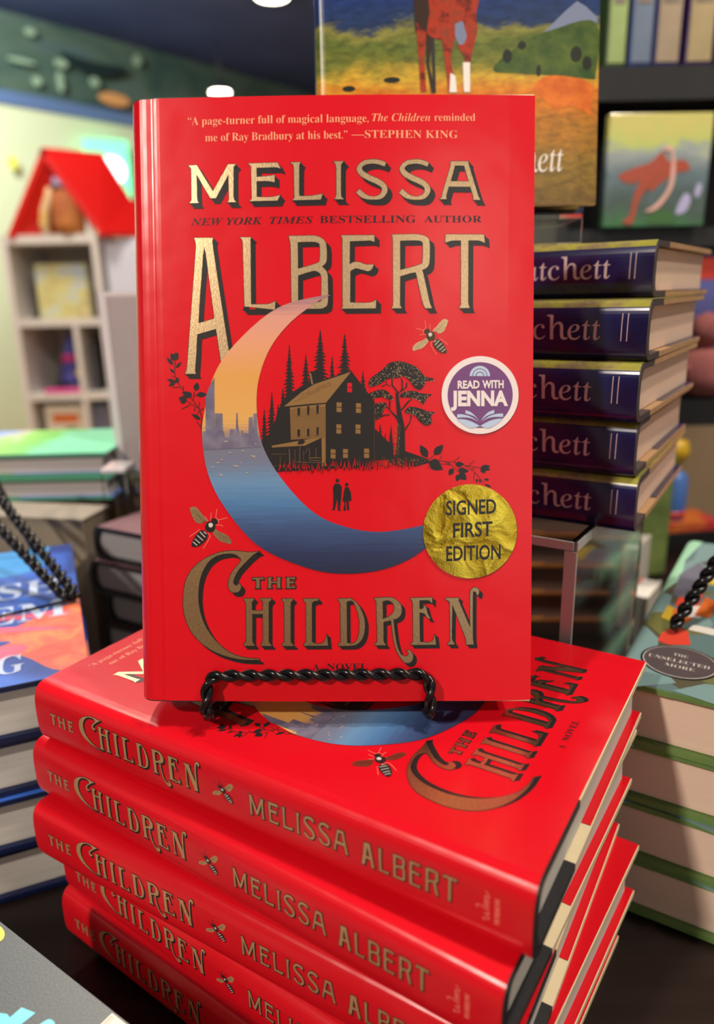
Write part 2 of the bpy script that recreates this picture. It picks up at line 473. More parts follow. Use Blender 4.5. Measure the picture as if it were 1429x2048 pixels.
ALBERT = [
 (F_A1, '172,82 432,84 ~424,110 ~424,190 500,700 640,1600 700,1940 580,1940 530,1720 470,1320 210,1395 ~195,1700 182,1880 ~185,1910 198,1932 42,1932 ~62,1890 ~75,1800 120,1200 190,300 ~195,180|308,205 290,330 240,1000 228,1245 448,1180 370,600 330,290'),
 (F_A1, '800,80 955,80 ~938,110 ~940,160 948,990 ~1100,992 ~1200,985 1280,945 1272,1065 840,1065 ~860,1020 ~858,950 835,160 ~825,110'),
 (F_A2, '125,95 ~300,92 ~480,95 ~580,150 ~612,230 ~612,420 555,490 ~620,570 ~630,700 ~628,960 ~580,1020 ~500,1035 140,1035 160,960 150,200|240,175 ~400,170 ~490,180 ~525,220 ~525,400 ~480,450 245,520|245,605 ~430,550 ~500,560 ~545,620 ~545,830 ~545,930 ~480,950 245,955'),
 (F_A2, '800,88 1232,85 1232,175 ~1180,155 ~1100,158 915,165 912,465 ~960,435 ~1040,435 ~1120,465 1222,462 ~1200,520 ~1150,550 ~1070,530 ~990,515 920,550 918,955 ~1100,960 ~1200,950 1255,915 1250,1030 805,1035 ~825,1000 ~822,950 820,200 ~818,130'),
 (F_A3, '92,78 ~300,72 ~450,75 ~550,110 ~582,180 ~580,420 ~545,500 480,535 ~500,580 ~560,850 ~585,960 615,1025 530,1028 ~495,960 ~430,680 ~410,590 ~380,565 200,615 198,950 ~200,990 222,1028 90,1030 ~108,990 ~110,950 108,180 ~105,120|200,155 ~400,150 ~470,160 ~495,200 ~492,400 ~460,460 200,535'),
 (F_A3, '790,70 1290,68 1300,175 ~1230,148 ~1150,145 1085,145 1082,930 ~1088,980 1105,1020 965,1022 ~988,980 ~990,930 990,148 ~900,148 ~850,155 785,178')]
BIG_C = (F_C1, '1150,85 ~1000,98 ~760,78 ~520,120 ~280,250 ~110,460 ~55,760 ~75,1000 ~170,1230 ~330,1405 ~560,1540 ~850,1620 1150,1632 1135,1615 ~950,1600 ~750,1540 ~560,1400 ~420,1230 ~330,1050 ~280,850 ~275,640 ~310,440 ~400,260 ~520,160 ~680,118 ~800,130 ~870,180 888,215 ~850,270 ~760,380 ~708,500 ~715,620 ~770,670 ~850,660 ~885,590 850,535 ~830,570 ~790,560 ~775,510 ~830,380 ~960,230 ~1080,120')
HILDREN = [
 (F_C2, '50,308 165,305 160,325 ~142,345 ~140,385 140,435 ~200,440 262,435 262,380 ~258,335 232,320 232,306 355,304 352,325 ~330,345 ~325,390 325,760 ~330,790 355,815 355,825 240,825 ~240,805 ~258,785 262,750 262,475 ~200,478 145,475 145,760 ~150,790 170,812 172,825 55,825 50,810 ~72,785 ~78,750 76,380 ~70,340 50,325'),
 (F_C2, '472,308 590,306 588,325 ~570,345 ~565,385 565,760 ~570,790 598,812 598,825 475,825 473,808 ~492,785 ~498,750 495,380 ~490,345 472,325'),
 (F_C2, '705,308 868,306 868,330 ~820,335 ~800,360 798,400 798,780 ~850,800 ~920,790 ~950,740 962,695 975,820 710,822 708,800 ~730,785 ~735,750 733,390 ~728,350 705,325'),
 (F_C2, '1085,308 ~1180,304 ~1230,308 ~1310,380 ~1370,520 ~1375,650 ~1345,750 ~1280,810 ~1200,822 1090,822 1090,800 ~1110,785 ~1115,750 1110,390 ~1105,345 1085,325|1178,340 ~1230,330 ~1265,365 ~1310,500 ~1318,620 ~1300,740 ~1250,795 1182,790'),
 (F_C3, '112,198 ~260,190 ~340,205 ~415,280 ~415,380 ~370,430 328,440 ~345,600 ~375,750 ~415,835 ~465,860 ~497,848 ~500,820 480,800 505,785 ~545,830 ~550,890 ~510,935 ~450,925 ~380,830 ~335,700 ~315,560 302,450 215,470 215,660 ~220,700 240,720 240,735 120,735 118,715 ~135,700 ~145,660 135,280 ~130,230 112,215|205,235 ~270,225 ~325,260 ~340,320 ~320,370 ~280,405 208,435'),
 (F_C3, '525,198 770,192 770,262 ~740,230 ~700,222 625,225 625,325 ~660,320 690,278 ~705,320 ~720,380 750,435 ~715,425 ~680,375 625,365 630,695 ~720,705 ~780,680 800,612 815,730 530,732 528,715 ~548,700 ~552,660 550,290 ~545,230 525,215'),
 (F_C3, '922,200 1080,200 1070,225 1205,540 1202,200 ~1215,110 ~1260,80 ~1305,110 1300,165 1278,165 ~1275,140 ~1250,130 ~1235,170 1235,650 1245,730 1160,732 1155,660 1000,270 995,660 ~1005,690 1025,715 1025,730 948,730 948,715 ~970,695 ~975,660 972,290 ~965,240 922,215')]
THE = [
 (F_C2, '145,82 268,78 268,100 ~250,95 225,95 225,185 232,195 178,195 188,185 188,97 ~165,97 150,103'),
 (F_C2, '308,78 365,76 352,90 352,122 420,122 420,90 412,76 460,76 452,90 452,185 462,193 408,193 418,183 418,137 352,137 352,185 362,193 310,193 320,183 320,90'),
 (F_C2, '512,76 618,74 612,98 570,90 555,90 555,120 600,120 600,140 555,138 555,178 585,178 618,165 612,190 512,192 524,182 524,88')]

def bee(pr, fr, g, wing, body, leg, lay=1, pts=None):
    k = fr[2]
    P = lambda s, m, l: pr.poly(tf(path(s), *fr, f=g), m, l)
    ln = lambda pts, w, m, l: pr.line([(g or cv)(fr[0] + x * k, fr[1] + y * k) for x, y in pts], w, m, l)
    # wings
    P('500,560 ~440,610 ~300,570 ~210,430 ~160,290 140,220 200,175 ~300,185 ~380,260 ~470,370 620,545', wing, lay)
    P('800,740 ~900,810 ~1060,880 ~1180,970 ~1225,1070 ~1200,1140 ~1080,1110 ~930,1060 ~810,950 740,850', wing, lay)
    for a in ((190, 260, 560, 600), (250, 230, 590, 560), (230, 420, 540, 640), (300, 330, 520, 560)): ln([a[:2], a[2:]], .07, body, lay + 1)
    for a in ((840, 800, 1170, 1080), (800, 850, 1100, 1090), (900, 850, 1190, 1020)): ln([a[:2], a[2:]], .07, body, lay + 1)
    # body
    P('~700,500 ~780,470 ~860,520 ~865,590 ~800,630 ~720,600', body, lay + 1)
    P('~600,580 ~700,560 ~800,640 ~790,780 ~690,830 ~580,800 ~540,690', body, lay + 1)
    P('~640,610 ~710,590 ~750,650 ~700,710 ~640,680', SILVER, lay + 2)
    P('520,790 ~420,790 ~320,890 ~230,1020 ~190,1190 ~340,1210 ~480,1120 ~580,1010 610,890', body, lay + 1)
    for i, (x, y, u, v) in enumerate(((500, 800, 590, 870), (400, 800, 560, 960), (330, 890, 500, 1040), (265, 980, 420, 1110), (220, 1060, 350, 1170))):
        ln([(x + 8, y + 22), (u - 12, v + 6)], .32 * k / .077, SILVER, lay + 2)
    for l_ in (((690, 530), (700, 330)), ((890, 600), (900, 540), (820, 440), (850, 230)), ((890, 515), (1120, 460)), ((820, 650), (940, 640), (1010, 680)),
               ((410, 760), (140, 950)), ((620, 850), (680, 930), (590, 1110), (490, 1260)), ((540, 430), (620, 550))):
        ln(l_, .16 * k / .077, leg, lay + 1)

def pine(pr, fr, x, yt, yb, w, m, lay, seed=0):
    rnd = random.Random(seed * 31 + int(x)); n = max(5, int((yb - yt) / 42)); Lf = []; Rt = []
    for i in range(1, n + 1):
        u = i / n; y = yt + (yb - yt) * u; ww = w * (u ** 0.8)
        a = ww * (0.75 + .5 * rnd.random()); b = ww * (0.75 + .5 * rnd.random()); dy = (yb - yt) / n
        Lf += [(x - a, y + dy * .25 * rnd.random()), (x - ww * .32, y + dy * .12)]; Rt += [(x + b, y + dy * .25 * rnd.random()), (x + ww * .32, y + dy * .12)]
    poly = [(x - 2, yt), (x + 2, yt)] + Rt + [(x, yb + 20)] + Lf[::-1]
    pr.poly(tf([poly], *fr), m, lay)

def novel_print(stickers):
    pr = Print(); rnd = random.Random(3)
    X = lambda g, k=cv: tf(path(g[1]), *g[0])
    for g in MELISSA: pr.shadowed(X(g), (1.8, -2.05), FOIL, INK, .2)
    for g in ALBERT: pr.shadowed(X(g), (1.85, -1.85), FOIL, INK, .2)
    pr.shadowed(X(BIG_C), (1.6, -1.6), FOIL, INK, .24)
    for g in HILDREN: pr.shadowed(X(g), (1.4, -1.4), FOIL, INK, .22)
    for g in THE: pr.shadowed(X(g), (.3, -.3), FOIL, INK, .3)
    T = lambda s, x0, x1, y0, y1, m, **k: pr.text(s, x0, x1, y0, y1, m, 1, f=cv, **k)
    # quotation, two lines
    T('\u201c' + mb_('A page-turner full of magical language,'), 377, 738, 252, 236, CREAMINK, offset=-.006, slope=-4, fn=.68)
    T(mi_('The Children'), 745, 861, 246.5, 231, CREAMINK, offset=-.006, slope=-1, fn=.68)
    T(mb_('reminded'), 869, 951, 245, 229.5, CREAMINK, offset=-.006, slope=-1, fn=.7)
    T(mb_('me of Ray Bradbury at his best.') + '\u201d', 412, 696, 285, 269, CREAMINK, offset=-.006, slope=-4, fn=.68)
    T('\u2014' + mb_('STEPHEN KING'), 704, 916, 280, 264.5, CREAMINK, offset=-.006, slope=-1, fn=.68)
    T(mi_('NEW YORK'), 383, 526, 452, 437.5, INK, offset=-.004, slope=-1.5)
    T(mi_('TIMES'), 541, 627, 450, 436, INK, offset=-.004, slope=-1)
    T(mb_('BESTSELLING'), 641, 832, 449, 434.5, INK, offset=-.004, slope=-1.5)
    T(mb_('AUTHOR'), 849, 964, 447, 433.5, INK, offset=-.004, slope=-1)
    T(mb_('A'), 627, 640, 1338, 1325.5, INK, offset=-.004)
    T(mb_('NOVEL'), 655, 736, 1337.5, 1324.5, INK, offset=-.004)
    # crescent moon
    outer = path('~659,592 ~558,617 ~471,690 ~428,755 ~408.5,835 ~406,877 ~417,945 ~448,1010 ~513,1087 ~598,1129 ~677,1146 ~770,1137 ~846,1100 905,1032 ~846,1050 ~759,1063 ~682,1050 ~623,1020 ~564,956 ~527,891 ~515.5,823 ~519,761 ~541.5,699 ~581,648 ~632,608')
    pr.poly([[cv(*p) for p in outer[0]]], MOON, 3)
    fr = (400, 580, .28311)
    for s in ('46,1000 45,760 70,690 108,618 110,1000', '112,1050 112,872 165,874 170,1050', '215,1060 217,985 252,985 255,1060', '258,1050 262,960 264,870 272,870 274,950 290,1030',
              '255,1060 255,1028 350,1025 350,1060', '350,1050 352,902 378,898 385,1050', '383,1050 385,875 408,873 413,1050', '30,1070 30,1000 175,1000 180,1050 420,1045 440,1110 33,1130', '296,1030 298,994 310,994 313,1012 345,1012 350,1030'):
        pr.poly(tf(path(s), *fr), CITY, 4)
    for _ in range(16):
        x = 60 + 380 * rnd.random(); y = 1060 + 250 * rnd.random(); w = 8 + 26 * rnd.random()
        if x > 30 + (y - 1000) * .2 and x + w < 430 + (y - 1060) * .45: pr.poly(tf([[(x, y), (x + w, y - 2), (x + w * .8, y + 5), (x, y + 4)]], *fr), CITYL, 5)
    # pines, house, porch
    H_ = (540, 660, .16095)
    for i, a in enumerate(((-60, 985, 1500, 70), (32, 770, 1400, 78), (170, 725, 1150, 75), (250, 190, 860, 85), (455, 310, 800, 75), (632, 5, 640, 108), (780, 330, 620, 42), (935, 55, 560, 88), (1160, 520, 780, 48), (110, 930, 1300, 60))):
        pine(pr, H_, *a, INK, 1, i)
    T_ = (740, 710, .11715)
    for i, a in enumerate(((180, 1190, 1620, 78), (268, 1340, 1620, 42), (365, 1210, 1620, 66))): pine(pr, T_, *a, INK, 1, 20 + i)
    P = lambda s, m, l, f=H_: pr.poly(tf(path(s), *f), m, l)
    P('-60,1350 40,1250 110,1000 200,850 330,750 500,640 500,520 600,520 600,640 1020,520 1310,900 1305,1690 100,1760 -20,1640', INK, 2)
    P('80,1250 400,1560 420,1790 80,1800 -60,1790 -60,1560', INK, 2, T_)
    P('185,955 400,780 560,680 1012,528 705,908 480,925', TAN, 3)
    P('258,968 690,925 692,1690 655,1690 650,1335 560,1350 270,1368', TAN, 3)
    for i in range(7):
        for j in range(16):
            x = 420 - i * 28 + j * 34 + i * 10; y = 790 + i * 18 - j * 16
            if 705 > x * .6 + 250 and y > 560 and y < 905 and rnd.random() < .75: pr.line([cv(H_[0] + x * H_[2], H_[1] + y * H_[2]), cv(H_[0] + (x + 5) * H_[2], H_[1] + (y + 12) * H_[2])], .1, INK, 4)
    for i in range(25):
        y = 985 + i * 15.5; pr.line([cv(H_[0] + 262 * H_[2], H_[1] + (y + 8) * H_[2]), cv(H_[0] + 690 * H_[2], H_[1] + (y - 20) * H_[2])], .07, INK, 4)
    for a in ((350, 970, 385, 1070), (470, 950, 500, 1060), (585, 935, 615, 1045), (350, 1235, 385, 1330), (470, 1225, 500, 1325), (585, 1210, 615, 1310)):
        P('%d,%d %d,%d %d,%d %d,%d' % (a[0] - 12, a[1], a[2] + 12, a[1] - 5, a[2] + 12, a[3], a[0] - 12, a[3]), TAN, 5)
        P('%d,%d %d,%d %d,%d %d,%d' % (a[0], a[1] + 5, a[2], a[1], a[2], a[3] - 5, a[0], a[3] - 5), INK, 6)
    for a in ((835, 905, 897, 1025), (1075, 915, 1137, 1035), (833, 1175, 893, 1290), (1070, 1178, 1130, 1292), (762, 1483, 822, 1597), (915, 1480, 975, 1592), (1175, 1475, 1237, 1593), (968, 665, 1025, 780)):
        m = REDINK if a[1] == 665 else TAN
        ym = (a[1] + a[3]) / 2
        P('%d,%d %d,%d %d,%d %d,%d' % (a[0], a[1], a[2], a[1] + 3, a[2], ym - 4, a[0], ym - 6), m, 3)
        P('%d,%d %d,%d %d,%d %d,%d' % (a[0], ym + 2, a[2], ym + 6, a[2], a[3], a[0], a[3] - 2), m, 3)
    P('30,1440 340,1385 400,1375 640,1328 655,1340 440,1440 380,1442 40,1462', TAN, 3)
    P('355,1400 400,1350 450,1385 420,1420 360,1425', INK, 4)
    for a in ((250, 1480, 260, 1690, 8), (380, 1450, 382, 1650, 5), (320, 1485, 322, 1640, 3), (425, 1500, 427, 1620, 3), (500, 1480, 500, 1620, 5), (580, 1470, 580, 1600, 4), (140, 1560, 142, 1680, 3), (30, 1545, 220, 1540, 4), (30, 1690, 250, 1680, 3), (505, 1590, 640, 1590, 7), (505, 1620, 640, 1625, 5), (310, 1640, 650, 1650, 4), (430, 1550, 490, 1460, 3), (695, 920, 697, 1690, 9), (1300, 900, 1302, 1680, 2)):
        pr.line([cv(H_[0] + a[0] * H_[2], H_[1] + a[1] * H_[2]), cv(H_[0] + a[2] * H_[2], H_[1] + a[3] * H_[2])], a[4] * .028, TAN, 4)
    P('500,540 520,545 545,680 525,680', TAN, 3)
    for i in range(115):      # grass
        x = 100 + 1700 * i / 115 + 10 * rnd.random(); y = 1765 - 60 * rnd.random() - (30 if x > 700 else 0)
        up = 40 + 60 * rnd.random(); dx = (rnd.random() - .5) * 70
        pr.poly(tf([[(x - 6, y), (x + 6, y), (x + dx, y - up - 20)]], *H_), REDINK if i % 2 else INK, 5 if i % 2 else 4)
        if x < 1350: pr.poly(tf([[(x - 7, y - 60), (x + 7, y - 60), (x + dx, y + 40)]], *H_), INK, 3)
    # spreading tree
    for s in ('470,1100 440,700 445,640 490,640 500,760 545,1000 595,1230 605,1640 950,1760 1040,1830 800,1900 400,1890 300,1800 440,1700 480,1300',
              '600,1260 690,1130 690,1040 715,1040 700,1140 610,1300', '480,1130 320,930 270,890 290,870 340,930 480,1060', '330,940 330,790 355,790 350,940', '350,1030 230,1050 130,1110 160,1070 230,1025 350,1015',
              '550,950 530,940 640,800 720,750 720,760 660,820', '480,660 370,530 375,420 395,420 395,520 490,630', '490,650 540,590 545,450 520,400 540,400 565,450 565,590 510,660', '540,610 610,560 620,480 640,480 635,560 560,620', '355,550 290,515 200,555 200,535 290,505 350,530', '290,515 260,440 275,440 305,510'):
        P(s, INK, 2, T_)
    for s in ('~0,430 ~120,330 ~230,250 ~330,150 ~500,115 ~680,160 ~830,240 ~940,370 ~1090,410 ~1070,445 ~960,450 ~930,520 ~860,600 ~760,560 ~660,430 ~560,370 ~470,400 ~300,420 ~180,500 ~0,550',
              '~0,660 ~170,600 ~290,620 ~400,740 ~320,770 ~210,720 ~80,750 ~0,720', '~95,850 ~220,815 ~290,840 ~250,930 ~200,1040 ~120,1120 ~90,1000',
              '~515,690 ~600,630 ~760,620 ~880,660 ~1060,680 ~990,720 ~950,790 ~900,845 ~830,780 ~740,745 ~620,730 ~530,730', '~600,960 ~680,890 ~840,910 ~980,965 ~1110,980 ~1040,1040 ~1060,1150 ~970,1210 ~860,1150 ~790,1060 ~700,1010 ~620,1000'):
        c = tf(path(s), *T_); pr.poly(c, INK, 3)
        xs = [p[0] for p in c[0]]; ys = [p[1] for p in c[0]]
        cx, cy = sum(xs) / len(xs), sum(ys) / len(ys)
        n = int((max(xs) - min(xs)) * (max(ys) - min(ys)) * 1.5)
        for _ in range(n):
            x = min(xs) + (max(xs) - min(xs)) * rnd.random(); y = min(ys) + (max(ys) - min(ys)) * rnd.random()
            ins = False
            for q in range(len(xs)):
                x1, y1, x2, y2 = xs[q], ys[q], xs[q - 1], ys[q - 1]
                if (y1 > y) != (y2 > y) and x < (x2 - x1) * (y - y1) / (y2 - y1) + x1: ins = not ins
            if ins:
                dx, dy = .12 + .3 * rnd.random(), -.5 * rnd.random(); pr.line([(x, y), (x + dx, y + dy)], .16, FOIL, 4)
    for _ in range(70):
        x = 380 + 90 * rnd.random(); y = 1150 + 560 * rnd.random(); x2 = x - (y - 1150) * .08 + 60
        pr.line([cv(T_[0] + x2 * T_[2], T_[1] + y * T_[2]), cv(T_[0] + (x2 + 14) * T_[2], T_[1] + (y + 30) * T_[2])], .1, TAN, 4)
    for _ in range(90):
        x = 200 + 750 * rnd.random(); y = 1760 + 130 * rnd.random()
        pr.line([cv(T_[0] + x * T_[2], T_[1] + y * T_[2]), cv(T_[0] + (x + 22) * T_[2], T_[1] + (y + 26 - 50 * rnd.random()) * T_[2])], .1, TAN, 4)
    # two small figures
    pr.circle(cv(676, 961), .75, INK, 1); pr.circle(cv(694.5, 969), .72, INK, 1)
    for s in ('671,967 680,967 685,974 684,993 681,1018 684,1021 677,1021 676,996 671,1019 664,1021 667,1017 668,992 667,974', '691,974 698,974 703,985 704,1001 698,1002 700,1020 695,1020 694,1003 692,1004 693,1021 688,1021 690,1003 686,1002 689,983'):
        pr.poly([[cv(*p) for p in path(s)[0]]], INK, 1)
    # leafy sprays
    B = (325, 695, .1)
    c = lambda x, y, f=B: cv(f[0] + x * f[2], f[1] + y * f[2])
    for q in (((805, 1750), (785, 1600), (805, 1420), (760, 1240), (600, 1030), (440, 880), (330, 720), (260, 560), (250, 430), (265, 270)), ((760, 1240), (620, 1150), (470, 1060)), ((785, 1600), (700, 1480)), ((700, 1360), (760, 1250)),
              ((630, 1050), (650, 880)), ((640, 970), (760, 950)), ((360, 800), (210, 795)), ((570, 1150), (400, 1230)), ((750, 1190), (755, 1090)), ((660, 1200), (650, 1280)), ((780, 1250), (840, 1215)), ((430, 860), (425, 770)), ((250, 600), (200, 560))):
        pr.line([c(*p) for p in q], .3, INK, 1)
    for a in ((250, 270, 180, 110, 55), (240, 120, 330, 200, 60), (250, 260, 330, 150, 45), (225, 350, 90, 200, 38), (275, 410, 395, 290, 32), (240, 510, 155, 420, 26), (270, 690, 100, 640, 38), (265, 700, 130, 770, 40), (265, 680, 330, 600, 30), (260, 700, 350, 640, 35),
              (440, 960, 610, 930, 70), (600, 990, 400, 890, 60), (500, 1060, 335, 1010, 75), (480, 1090, 370, 1110, 30), (680, 875, 710, 695, 62), (690, 950, 905, 940, 55), (780, 1450, 590, 1325, 42)):
        pr.leaf(c(a[0], a[1]), c(a[2], a[3]), a[4] * .019, INK, 1)
    B2 = (820, 870, .12596)
    c2 = lambda x, y: c(x, y, B2)
    for q in (((280, 440), (480, 415), (700, 430), (860, 475), (1000, 560), (1100, 670), (1180, 760)), ((480, 460), (640, 465), (560, 420)), ((630, 450), (790, 600)), ((860, 480), (1130, 520)), ((300, 400), (370, 330)), ((295, 410), (285, 350)), ((465, 410), (510, 330)), ((700, 425), (790, 345)), ((930, 490), (1030, 405)), ((960, 540), (1040, 535)), ((1025, 600), (1018, 725)), ((620, 440), (620, 490)), ((280, 490), (320, 540))):
        pr.line([c2(*p) for p in q], .22, INK, 1)
    for a in ((280, 360, 165, 160, 62), (385, 320, 530, 155, 62), (300, 430, 530, 550, 80), (320, 410, 500, 500, 75), (720, 470, 860, 460, 45), (690, 530, 620, 640, 45), (790, 600, 860, 520, 55), (800, 560, 940, 575, 40), (790, 620, 740, 735, 45), (790, 610, 900, 710, 60), (1120, 525, 1280, 490, 38), (1130, 530, 1200, 605, 40), (1140, 520, 1285, 550, 35), (1070, 690, 1060, 760, 18), (1100, 700, 1130, 760, 18), (1180, 700, 1265, 715, 20), (1190, 780, 1300, 830, 20)):
        pr.leaf(c2(a[0], a[1]), c2(a[2], a[3]), a[4] * .024, INK, 1)
    # bees
    bee(pr, (370, 1000, .07698), None, FOIL, INK, PINK)
    def flip(x, y): return cv(865 + (865 - x) * .9, y)
    bee(pr, (818, 628, .0655), lambda x, y: cv(2 * 862 - x, y), FOIL, mat('dark_olive_ink', (.05, .035, .01), .3), PINK)
    return pr

def spine_print(pr, sc, H):
    # spine lettering, read from head to tail; b up = towards the front cover
    def box(gl, frs, a0, a1, b0, b1, x0, x1, y0, y1, gold, vec, stroke, lay=1):
        for (fr, s) in gl:
            cs = [[(fr[0] + x * fr[2], fr[1] + y * fr[2]) for x, y in c] for c in path(s)]
            o = [[(sc + b0 + (b1 - b0) * (y1 - y) / (y1 - y0), H - (a0 + (a1 - a0) * (x - x0) / (x1 - x0))) for x, y in c] for c in cs]
            pr.shadowed(o, vec, gold, INK, stroke, lay)
    sv = lambda a, b: (-b, -a)      # (right, down) on the spine in sheet directions
    box(THE, None, 11, 27, -3.6, 2.2, 506, 594, 1153, 1175, SFOIL, (0, 0), .18)
    box([BIG_C], None, 31, 46, -6.3, 8.2, 366, 525, 1101, 1319, SFOIL, (-.55, -.55), .2)
    box(HILDREN, None, 43.5, 102.5, -5.5, 5.5, 488, 960, 1194, 1290, SFOIL, (-.6, -.6), .22)
    for gl, a0, a1, x0, x1, y0, y1 in ((MELISSA, 127, 171, 377, 965, 325, 406), (ALBERT, 176, 211, 371, 971, 471, 620)):
        if gl is ALBERT:
            gl = [(F_A1, '172,82 432,84 640,1085 520,1085 460,760 250,760 190,1085 42,1085 130,600|308,205 265,650 430,650')] + ALBERT[1:]
            x0 = 371
        box(gl, None, a0, a1, -4.6, 4.6, x0, x1, y0, y1, SFOIL, (-.35, -.35), .26)
    g = lambda x, y: (sc - 5.5 + 10.5 * (1108 - y) / 100.0, H - (109 + 12.5 * (x - 372) / 96.0))
    bee(pr, (370, 1000, .07698), lambda x, y: (sc - 5.2 + 10.4 * (1104 - y) / 96.0, H - (108 + 12.5 * (470 - x + 0) / 96.0)), SFOIL, INK, INK)
    # publisher mark at the tail, reading up the other way round
    f = lambda x, y: (sc + y, H - x)
    rot = lambda u, v: (sc - 5.5 + u, H - (221.0 - v))
    for q in (((0, 1.6), (.6, 2.2), (1.1, 1.4), (.8, .4), (1.4, .1), (2.2, .8), (2.5, 1.8), (2.4, .6), (3.0, .1), (3.9, .9), (4.6, 3.6), (4.0, 4.6), (3.4, 3.8)), ((4.3, .1), (4.9, 1.6), (5.5, 1.9), (5.3, .2), (6.1, 1.6), (6.7, 1.9), (6.5, .2), (7.4, 1.6), (8.0, 1.9), (7.8, .3), (8.6, .5), (9.6, 1.6))):
        pr.line([(sc - 6 + u * 1.15, H - 222 + v * 1.0) for u, v in q], .22, PINK, 1)
    pr.text(mb_('MORROW'), 0.2, 10.0, 0, 1.7, PINK, 1, offset=-.004, f=lambda u, v: (sc - 6 + u, H - 225.2 + v))
    return pr

def front_text(pr):
    return pr
# ------------------------------------------------------------------ the red novels
NW, NH, NT = 158.0, 236.0, 30.0
CUTS = [9 - 0.9 * i for i in range(0, 62)] + [9 + (NW - 9.8) * k / 16 for k in range(17)] + [NW - .25, NW + 1.2, NW + 2.7, NW + 3, NW + 6]
def center_s(P, S, T):
    for i in range(len(P) - 1):
        if P[i][0] < 9 and P[i][1] >= T / 2 >= P[i + 1][1]: return (S[i] + S[i + 1]) / 2
    return -12.0
def make_novel(name, bow, spine, label, group=None, loc=None, rz=0, mw=None):
    r = root(name, loc or (0, 0, 0), rz, label, 'book', group, mw)
    P, S = jacket_profile(NW, NT, bow=bow, **({} if spine else dict(J=10.0, bulge=10.0, ex=0.82, dip=0.5))); f = jacket_map(P, S, NH); sc = center_s(P, S, NT)
    pr = novel_print(False)
    if spine: spine_print(pr, sc, NH)
    cuts = [s for s in S] + [9 - .8 * i for i in range(60) if spine]
    cuts = sorted(set(round(c, 3) for c in cuts))
    c2 = []
    for c in cuts:
        if not c2 or c - c2[-1] > .25: c2.append(c)
    sheet('dust_jacket', pr, f, (min(S), max(S)), (0.5, NH - 0.5), c2, lambda s: RED, r)
    book_body(r, NW, NH, NT, CREAM, CLOTH, PAGEW, prof=P)
    return r, f
def yawm(x, y, z, a): return (x, y, z), a

T0 = 150.0
stack = [(49.64, 170.84, 1.0105), (40.01, 164.64, 0.9774), (43.99, 166.02, 1.0203), (39.79, 161.53, 0.9439), (35.5, 163.0, 0.947)]
slab = ['red hardcover novel on top of its stack, easel standing on its cover',
        'red hardcover novel second from the top of the stack, black cloth showing at the tail',
        'red hardcover novel third from the top, in the middle of the red stack',
        'red hardcover novel fourth from the top, jutting out to the right of its stack',
        'red hardcover novel at the bottom of the red stack, on the dark table']
top, _ = make_novel('hardcover_novel', 0.0, True, slab[0], 'stacked red novels', (stack[0][0], stack[0][1], T0 - NT), stack[0][2])
for k in range(1, 5):
    x, y, a = stack[k]; copy_book(top, (x, y, T0 - NT * (k + 1)), a, slab[k])

RS = Matrix(((0.99977, 0.01893, -0.01011), (-0.01433, 0.23805, -0.97115), (-0.01598, 0.97107, 0.23827)))
TS = Vector((-90.35, 259.01, 162.3))
org = (TS - RS.col[2] * NT) * MM
mw = Matrix.Translation(org) @ RS.to_4x4()
novel, nf = make_novel('hardcover_novel', 1.6, False, 'red hardcover novel standing upright on the easel, two round stickers on its cover', None, mw=mw)

# stickers on the standing cover
WHITE = mat('sticker_white', srgb(236, 226, 226), 0.4); PURPLE = mat('sticker_purple', srgb(118, 72, 128), 0.4); SKYB = mat('sticker_pale_blue', srgb(185, 205, 232), 0.4)
FOILY = mat('bright_gold_foil', (0.62, 0.44, 0.04), 0.17, metal=1.0)
_c = coords(FOILY, 'UV'); _n = noise(FOILY, _c, 0.09, 2, 0.5, 1.0); _n2 = noise(FOILY, _c, 1.3, 3, 0.7)
L(FOILY, ramp(FOILY, _n.outputs[0], [(.35, (0.55, 0.36, 0.03)), (.65, (0.92, 0.72, 0.08))]), BS(FOILY).inputs['Base Color'])
_ad = N(FOILY, 'ShaderNodeMath'); _ad.operation = 'MULTIPLY_ADD'; _ad.inputs[1].default_value = 0.12
L(FOILY, _n2.outputs[0], _ad.inputs[0]); L(FOILY, _n.outputs[0], _ad.inputs[2]); bump(FOILY, _ad.outputs[0], 0.5, 0.0012)
